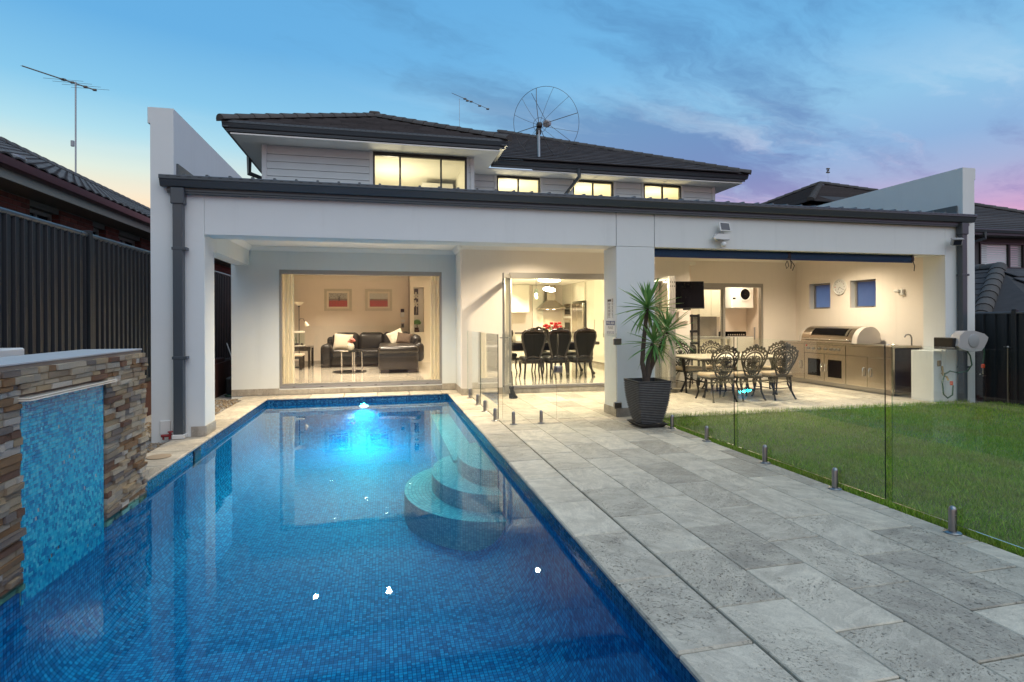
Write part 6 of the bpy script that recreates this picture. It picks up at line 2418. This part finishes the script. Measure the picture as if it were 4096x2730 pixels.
# ================================================================ BOUNDARY FENCES
def rib_sheet(L, z0, z1, pitch, depth, m):
    """ribbed steel sheet running along +Y, ribs facing +X"""
    pts = []
    y = 0
    while y < L - .001:
        for dy, dx in ((0, 0), (.30, 0), (.36, depth), (.50, depth * .8), (.86, depth * .8), (.94, 0)):
            yy = y + dy * pitch
            if yy <= L:
                pts.append((dx, yy))
        y += pitch
    pts.append((0, L))
    poly = pts + [(x - .003, y) for x, y in pts[::-1]]
    b = MB()
    n = len(pts)
    for z in (z0, z1):
        b.v += [(x, y, z) for x, y in pts]
    b.f += [(i, n + i, n + i + 1, i + 1) for i in range(n - 1)]
    me = b.mesh('sheet')
    me.materials.append(MT[m])
    return me


shL = rib_sheet(2.30, .55, 2.56, .1375, .032, 'fence_steel')
for k, y0 in enumerate((1.03, 3.41, 5.79, 8.17, 10.55, 12.93, 15.31, 17.69)):
    nm = ['beyond the left picture edge', 'behind the near end of the stone wall', 'left of the tall fence post', 'right of the tall fence post', 'behind the white wing wall', 'seen through the narrow side opening', 'far along the side path', 'at the end of the side path'][k]
    t = T('fence_panel', 'dark ribbed steel fence panel %s' % nm, 'fence panel', (-3.7, y0 + 1.15, 0), group='left boundary fence panels')
    piece('sheet', shL, t, (-3.70, y0, 0))
    MB().tube([(-3.695, y0 - .02, 2.56), (-3.695, y0 + 2.32, 2.56)], .032, 8).build('top_rail', MT['fence_rail'], t, smooth=60)
    MB().box(-3.72, -3.66, y0, y0 + 2.3, .50, .56, .004).build('bottom_rail', MT['fence_steel'], t)
    MB().box(-3.74, -3.645, y0 + 2.30, y0 + 2.38, -.08, 2.615, .006).build('post', MT['fence_steel'], t)
    MB().box(-3.76, -3.70, y0 - .04, y0 + 2.34, -.08, .495, .005).build('retaining_sleeper', MT['timber_red'], t)
shR = rib_sheet(2.30, -.05, 1.52, .19, -.03, 'fence_steel')
for k, y0 in enumerate((4.90, 7.28, 2.52)):
    nm = ['near the hose reel', 'behind the right corner of the house', 'past the right picture edge'][k]
    t = T('fence_panel', 'black steel fence panel %s' % nm, 'fence panel', (10.45, y0 + 1.15, 0), group='right boundary fence panels')
    piece('sheet', shR, t, (10.46, y0, 0))
    MB().box(10.425, 10.485, y0 - .01, y0 + 2.31, 1.515, 1.555, .008).build('top_rail', MT['fence_rail'], t)
    MB().box(10.42, 10.49, y0 - .08, y0 - .005, -.05, 1.60, .006).build('post', MT['fence_steel'], t)
one('tap_standpipe', MB().tube([(10.38, 7.30, 0), (10.38, 7.30, .95), (10.33, 7.26, .96)], .014, 8).tube([(10.30, 7.30, .96), (10.44, 7.28, .93)], .010, 6), MT['steel_dark'], 'thin standpipe tap against the black fence on the right', 'tap', smooth=60)

# things leaning in the side passage
t = T('broom', 'pale pole leaning in the side passage on the left', 'broom', (-3.3, 13.4, 0))
MB().tube([(-3.05, 13.2, .05), (-3.5, 13.8, .95)], .014, 8).build('pole', MT['mast'], t)
MB().box(-3.12, -2.94, 13.12, 13.24, -.05, .06, .01).build('head', MT['black'], t)
one('storage_tub', MB().box(-3.15, -2.86, 12.3, 12.75, -.05, .30, .03), MT['fence_steel'], 'dark plastic tub on the ground in the side passage', 'tub')
one('red_bucket', MB().lathe([(.09, 0), (.12, .24), (.11, .24), (.002, .02)], 18, (-2.98, 12.55, .30)), MT['orange'], 'orange bucket on top of the dark tub', 'bucket', smooth=40)
one('timber_stack', MB().box(-3.6, -3.2, 11.2, 12.6, -.05, .62, .01).box(-3.58, -3.22, 11.25, 12.55, .62, .70, .01), MT['timber_red'], 'dark red timber box in the side passage', 'timber')
one('side_hose', MB().tube([(-2.75, 12.0, -.03), (-2.9, 12.2, -.03), (-3.1, 12.05, -.03), (-3.0, 11.85, -.03), (-2.8, 11.95, -.03)], .012, 6), MT['hose_green'], 'green hose on the ground of the side passage', 'hose', smooth=60)

# ================================================================ LEFT NEIGHBOUR
NL = T('neighbour_house', 'red brick house with a grey tiled roof beyond the left fence', 'house', (-7.0, 14.0, 0))
b = MB()
wx = -5.90
piers = [(8.6, 11.09), (12.01, 13.23), (13.76, 14.39), (15.55, 16.6), (21.6, 25.0)]
for y0, y1 in piers:
    b.box(wx - .30, wx - .012, y0 + .012, y1 - .012, -.05, 3.56)
b.box(wx - .6, wx - .30, 5, 27, -.05, 3.56)
b.build('wall', MT['mortar'], NL)
q = MB().box(-.006, .006, -.115, .115, -.038, .038, .003)
bme = q.mesh('brick')
bme.materials.append(MT['brick'])
for y0, y1 in piers:
    z = 3.50
    r_ = 0
    while z > (2.62 if y0 < 20 else 2.75):
        y = y0 - .005 - (r_ % 2) * .12
        while y < y1 - .03:
            a, c = max(y, y0), min(y + .23, y1)
            if c - a > .04 and c > 9.9:
                piece('brick', bme, NL, (wx, (a + c) / 2, z), scale=(1, (c - a) / .23, 1))
            y += .24
        if 11 < y0 < 20:
            piece('brick', bme, NL, (wx - .10 - .02 * (r_ % 2), y0 + .006, z), (0, 0, R(90)), scale=(1, .85, 1))
        z -= .086
        r_ += 1
for y0, y1 in ((11.09, 12.01), (13.23, 13.76), (14.39, 15.55)):
    w_ = MB()
    X_ = wx - .16
    w_.box(X_ - .04, X_ + .03, y0 + .005, y0 + .06, 1.6, 3.45, .003)
    w_.box(X_ - .04, X_ + .03, y1 - .06, y1 - .005, 1.6, 3.45, .003)
    w_.box(X_ - .04, X_ + .03, y0 + .06, y1 - .06, 3.38, 3.45, .003)
    w_.box(X_ - .03, X_ + .02, (y0 + y1) / 2 - .025, (y0 + y1) / 2 + .025, 1.6, 3.38, .003)
    o = w_.build('window', MT['fascia_cream'], NL)
    MB().box(X_ - .02, X_ - .01, y0 + .06, y1 - .06, 1.6, 3.38).build('pane', MT['window_dark'], o)
    MB().box(wx - .32, wx - .02, y0, y1, 3.452, 3.56).build('lintel', MT['soffit_dark'], o)
MB().box(-5.92, -5.42, 5, 27, 3.56, 3.58).build('soffit', MT['soffit_dark'], NL)
MB().box(-5.43, -5.40, 5, 27, 3.56, 3.76).build('fascia', MT['fascia_cream'], NL)
MB().prism([(-5.40, 3.70), (-5.33, 3.70), (-5.29, 3.73), (-5.275, 3.80), (-5.27, 3.845), (-5.285, 3.85), (-5.40, 3.85)], 'y', 4.8, 27).build('gutter', MT['gutter_red'], NL, smooth=40)
# roof: rows near the eave are single tiles, the rest one mass
SL = .53
an = math.atan(SL)
b = MB().add([(-5.34, 5, 3.86), (-8.5, 5, 3.86 + 3.16 * SL), (-8.5, 27, 3.86 + 3.16 * SL), (-5.34, 27, 3.86)], [(0, 1, 2, 3)])
b.add([(-11.6, 5, 3.86), (-8.5, 5, 3.86 + 3.16 * SL), (-8.5, 27, 3.86 + 3.16 * SL), (-11.6, 27, 3.86)], [(3, 2, 1, 0)])
nr = b.build('roof', MT['rooftile_old'], NL)
tmo = tile_mesh(.30, .37, .022, 'rooftile_old', .036)
rest = MB()
cnt = 0
for row in range(11):
    d0 = row * .285 + .16
    y = 8.3
    while y < 22:
        c_ = Vector((-5.34 - d0, y, 3.865 + d0 * SL))
        if row < 7 and cnt < 300 and y > 8.9:
            piece('roof_tile', tmo, nr, c_, (an - .05, 0, R(90)))
            cnt += 1
        else:
            m_ = Matrix.Translation(c_) @ Matrix.Rotation(R(90), 4, 'Z') @ Matrix.Rotation(an - .05, 4, 'X')
            k = len(rest.v)
            rest.v += [tuple(m_ @ v.co) for v in tmo.vertices]
            rest.f += [tuple(i + k for i in p_.vertices) for p_ in tmo.polygons]
        y += .298
rest.build('roof_tiles', MT['rooftile_old'], nr, kind='stuff', smooth=40)
hips(nr, ((-8.5, 9.0, 3.86 + 3.16 * SL + .04), (-8.5, 26, 3.86 + 3.16 * SL + .04)), 'rooftile_old', .45, .13)
t = T('roof_vent', 'white round vent cap on the left neighbour roof edge', 'vent', (-5.62, 10.0, 3.85))
MB().lathe([(.13, 0), (.13, .07), (.17, .075), (.17, .10), (.15, .105), (.15, .13), (.10, .14), (.001, .14)], 22, (-5.55, 10.02, 3.88)).build('cap', MT['mast'], t, smooth=40)

# antennas
t = T('tv_antenna', 'tall television antenna on the left neighbour roof', 'antenna', (-8.55, 18.2, 5.5))
MB().tube([(-8.55, 18.2, 5.5), (-8.54, 18.2, 8.30)], .022, 8).build('mast', MT['mast'], t)
MB().tube([(-9.84, 18.2, 8.63), (-8.05, 18.2, 8.11)], .018, 8).build('boom', MT['dish_metal'], t)
b0, b1 = Vector((-9.84, 18.2, 8.63)), Vector((-8.05, 18.2, 8.11))
for k in range(17):
    u = k / 16
    p_ = b0.lerp(b1, u)
    L = .10 if k < 9 else (.42 if k % 2 else .34)
    if k >= 9 and k % 2 == 0:
        continue
    dd = Vector((.42, .75, .28)) * L * (1.5 if k >= 9 else .5)
    MB().tube([p_ - dd, p_ + dd], .005, 5).build('element', MT['dish_metal'], t)
for u in (.55, .57, .68, .86, .99):
    p_ = b0.lerp(b1, u)
    MB().rbox(p_, (.05, .03, .03), .015, 8, 6).build('clamp', MT['dish_metal'], t)
MB().box(-8.66, -8.58, 18.16, 18.22, 6.45, 6.62, .01).build('splitter_box', MT['mast'], t)
MB().box(-8.66, -8.44, 18.1, 18.3, 5.48, 5.60, .01).build('base', MT['mast'], t)
t = T('roof_antenna', 'thin antenna far behind the house roof', 'antenna', (2.98, 22, 7.2))
MB().tube([(2.98, 22, 7.2), (2.98, 22, 10.3)], .008, 6).build('mast', MT['mast'], t)
MB().tube([(2.67, 22, 10.5), (4.15, 22, 9.98)], .009, 6).build('boom', MT['dish_metal'], t)
for x, z in ((3.2, 10.31), (3.3, 10.24), (3.45, 10.22), (3.8, 10.08), (4.13, 9.98)):
    MB().rbox((x, 22, z), (.06, .04, .025), .015, 8, 6).build('element', MT['dish_metal'], t)
t = T('antenna_head', 'small antenna head above the far roof on the right', 'antenna', (24.09, 26, 8.2))
MB().tube([(24.09, 26, 8.2), (24.09, 26, 9.6)], .006, 5).build('mast', MT['mast'], t)
for z in (9.58, 9.68, 9.78):
    MB().rbox((24.09, 26, z), (.09 if z != 9.68 else .05, .06, .035), .02, 8, 6).build('element', MT['dish_metal'], t)

# satellite dish skeleton on the house roof
t = T('satellite_dish', 'large wire satellite dish frame on the house roof', 'satellite dish', (4.34, 15.2, 5.95))
C_ = Vector((4.36, 15.25, 7.02))
e1, e2 = Vector((1.0, 0, .17)), Vector((-.17, 0, 1.0))
ctr = Vector((4.55, 15.35, 7.12))
ax_ = Vector((.52, .74, .36)).normalized()
u_ = ax_.cross(Vector((0, 0, 1))).normalized()
v_ = u_.cross(ax_).normalized()
RR = .99
NS = 12
hub = C_


def dpt(a, f):
    rim = ctr + ax_ * .10 + (u_ * math.cos(a) + v_ * math.sin(a)) * RR
    q_ = hub.lerp(rim, f)
    return q_ - ax_ * .16 * (4 * f * (1 - f)) * .6


rim = [dpt(6.2832 * k / 48, 1) for k in range(48)]
MB().tube(rim, .0065, 6, closed=True).build('rim', MT['dish_metal'], t)
for k in range(NS):
    a = 6.2832 * (k + .3) / NS
    th_ = .010 if k in (0, 3, 6, 9) else .005
    MB().tube([dpt(a, f) for f in (0, .25, .5, .75, 1)], th_, 5).build('rib', MT['dish_metal'], t)
MB().tube([dpt(6.2832 * k / 24, .2) for k in range(24)], .006, 5, closed=True).build('inner_ring', MT['dish_metal'], t)
MB().rbox(hub, (.08, .08, .08), .05).build('hub', MT['black'], t, smooth=60)
MB().rbox(hub + Vector((-.02, .02, -.17)), (.07, .06, .10), .03).build('mount', MT['black'], t, smooth=60)
MB().tube([(4.34, 15.22, 5.93), (4.34, 15.25, 6.9)], .040, 10).build('mast', MT['mast'], t, smooth=60)
fp = hub + ax_ * .80
m_ = Matrix.Translation(fp) @ ax_.to_track_quat('Z', 'Y').to_matrix().to_4x4()
MB().lathe([(.045, -.16), (.10, -.15), (.115, -.06), (.085, -.05), (.085, .12), (.06, .14), (.001, .14)], 16).xf(m_).build('feed_horn', MT['grey_plastic'], t, smooth=50)
for a in (1.9, 3.7, 5.6):
    MB().tube([dpt(a, .92), fp], .007, 5).build('strut', MT['dish_metal'], t)

# ================================================================ RIGHT NEIGHBOURS
NR_ = T('neighbour_house', 'dark tiled two storey neighbour house beyond the right fence', 'house', (20, 16, 0))
b = MB().add([(12.0, 9.0, 1.35), (14.6, 10.45, 2.66), (14.6, 18, 2.66), (12.0, 18, 1.35)], [(0, 1, 2, 3)])
b.add([(12.0, 9.0, 1.35), (12.0, 7.6, 1.28), (19, 7.6, 1.28), (19, 10.45, 2.66), (14.6, 10.45, 2.66)], [(0, 1, 2, 3, 4)])
lowr = b.build('low_roof', MT['rooftile'], NR_)
s2 = (2.66 - 1.35) / 2.6
a2 = math.atan(s2)
tm2 = tile_mesh(.33, .38, .032, 'rooftile')
for row in range(9):
    dd = .17 + row * .29
    y = 12.6 - (row % 2) * .16
    ymin = 9.0 + dd * .56 - .1
    while y > ymin:
        piece('roof_tile', tm2, lowr, (12.0 + dd, y, 1.35 + dd * s2 + .01), (a2 - .06, 0, R(-90)))
        y -= .334
hips(lowr, ((11.95, 8.95, 1.38), (14.6, 10.45, 2.72)), 'rooftile_cap', .42, .14)
hips(lowr, ((14.6, 10.45, 2.70), (14.6, 13.5, 2.70)), 'rooftile_cap', .42, .13)
for row in range(5):
    for i in range(6):
        piece('roof_tile', tm2, lowr, (13.6 + i * .334 + row * .2, 8.45 + row * .38, 1.72 + row * .185), (a2 - .06, 0, 0))
M('upper_dark', (.055, .056, .060), .6, var=.1)
b = MB()
b.box(18, 21.40, 16.0, 16.2, 1, 4.5)
b.box(23.55, 30, 16.0, 16.2, 1, 4.5)
b.box(21.40, 23.55, 16.0, 16.2, 1, 3.30)
b.box(21.40, 23.55, 16.0, 16.2, 4.24, 4.5)
b.build('wall', MT['upper_dark'], NR_)
MB().box(18, 30, 15.93, 15.995, 3.14, 3.22, .005).build('band', MT['blind'], NR_)
for x0, x1 in ((21.45, 22.76), (22.84, 23.48)):
    w_ = MB().box(x0 - .05, x0, 15.95, 16.05, 3.30, 4.24, .003).box(x1, x1 + .05, 15.95, 16.05, 3.30, 4.24, .003).box(x0, x1, 15.95, 16.05, 4.19, 4.24, .003).box(x0, x1, 15.95, 16.05, 3.30, 3.34, .003)
    o = w_.build('window', MT['alu_dark'], NR_)
    for k in range(10):
        z = 3.345 + k * .085
        MB().box(x0 + .005, x1 - .005, 16.03, 16.045, z, z + .078, .002).build('blind_slat', MT['blind'] if x0 < 22 else MT['grey_plastic'], o)
MB().box(18, 30, 15.5, 16.0, 4.42, 4.45).build('soffit', MT['upper_dark'], NR_)
gutter_x(18, 29.9, 15.50, 4.64, NR_, 'gutter', False)
MB().tube([(20.95, 15.44, 4.52), (20.95, 15.44, 4.30), (20.5, 15.9, 4.1), (20.5, 15.92, 2.6)], .06, 4).build('downpipe', MT['gutter'], NR_)
b = MB().add([(18, 15.45, 4.64), (29.9, 15.45, 4.64), (25.4, 19.95, 4.64 + 4.5 * .45), (18, 19.95, 4.64 + 4.5 * .45)], [(0, 1, 2, 3)])
upr = b.build('upper_roof', MT['rooftile'], NR_)
for row in range(15):
    y_ = 15.45 + row * .29
    z_ = 4.64 + row * .29 * .45
    x0, x1 = 20.0, 29.9 - row * .29
    MB().add([(x0, y_, z_ + .01), (x1, y_, z_ + .01), (x1, y_, z_ + .05), (x0, y_, z_ + .05), (x0, y_ + .30, z_ + .149), (x1, y_ + .30, z_ + .149)], [(0, 1, 2, 3), (3, 2, 5, 4)]).build('tile_course', MT['rooftile'], upr)
hips(upr, ((29.9, 15.45, 4.70), (25.4, 19.95, 4.70 + 4.5 * .45)), 'rooftile_cap', .46, .13)

FR = T('far_house', 'far dark pyramid roof between the main roof and the right wing wall', 'house', (24, 29, 0))
px_, py_, pz_ = 23.58, 26.0, 8.88
hb_ = 5.5
b = MB()
e = [(px_ - hb_, py_ - hb_), (px_ + hb_, py_ - hb_), (px_ + hb_, py_ + hb_), (px_ - hb_, py_ + hb_)]
ze = pz_ - hb_ * .42
b.add([(x, y, ze) for x, y in e] + [(px_, py_, pz_)], [(0, 1, 4), (1, 2, 4), (2, 3, 4), (3, 0, 4)])
fr = b.build('roof', MT['rooftile'], FR)
for row in range(17):
    f0 = row / 18
    for (xa, ya), (xb, yb_) in ((e[0], e[1]), (e[3], e[0])):
        f1 = f0 + 1 / 18
        L_ = lambda x, y, f, dz: (x + (px_ - x) * f, y + (py_ - y) * f, ze + (pz_ - ze) * f + dz)
        MB().add([L_(xa, ya, f0, .01), L_(xb, yb_, f0, .01), L_(xb, yb_, f0, .07), L_(xa, ya, f0, .07), L_(xa, ya, f1, .02), L_(xb, yb_, f1, .02)], [(0, 1, 2, 3), (3, 2, 5, 4)]).build('tile_course', MT['rooftile'], fr)
for q in (0, 1, 3):
    hips(fr, ((e[q][0], e[q][1], ze + .06), (px_, py_, pz_ + .08)), 'rooftile_cap', .5, .15)
MB().box(px_ - 5, px_ + 5, py_ - 5, py_ + 5, -.05, ze).build('wall', MT['upper_dark'], FR)
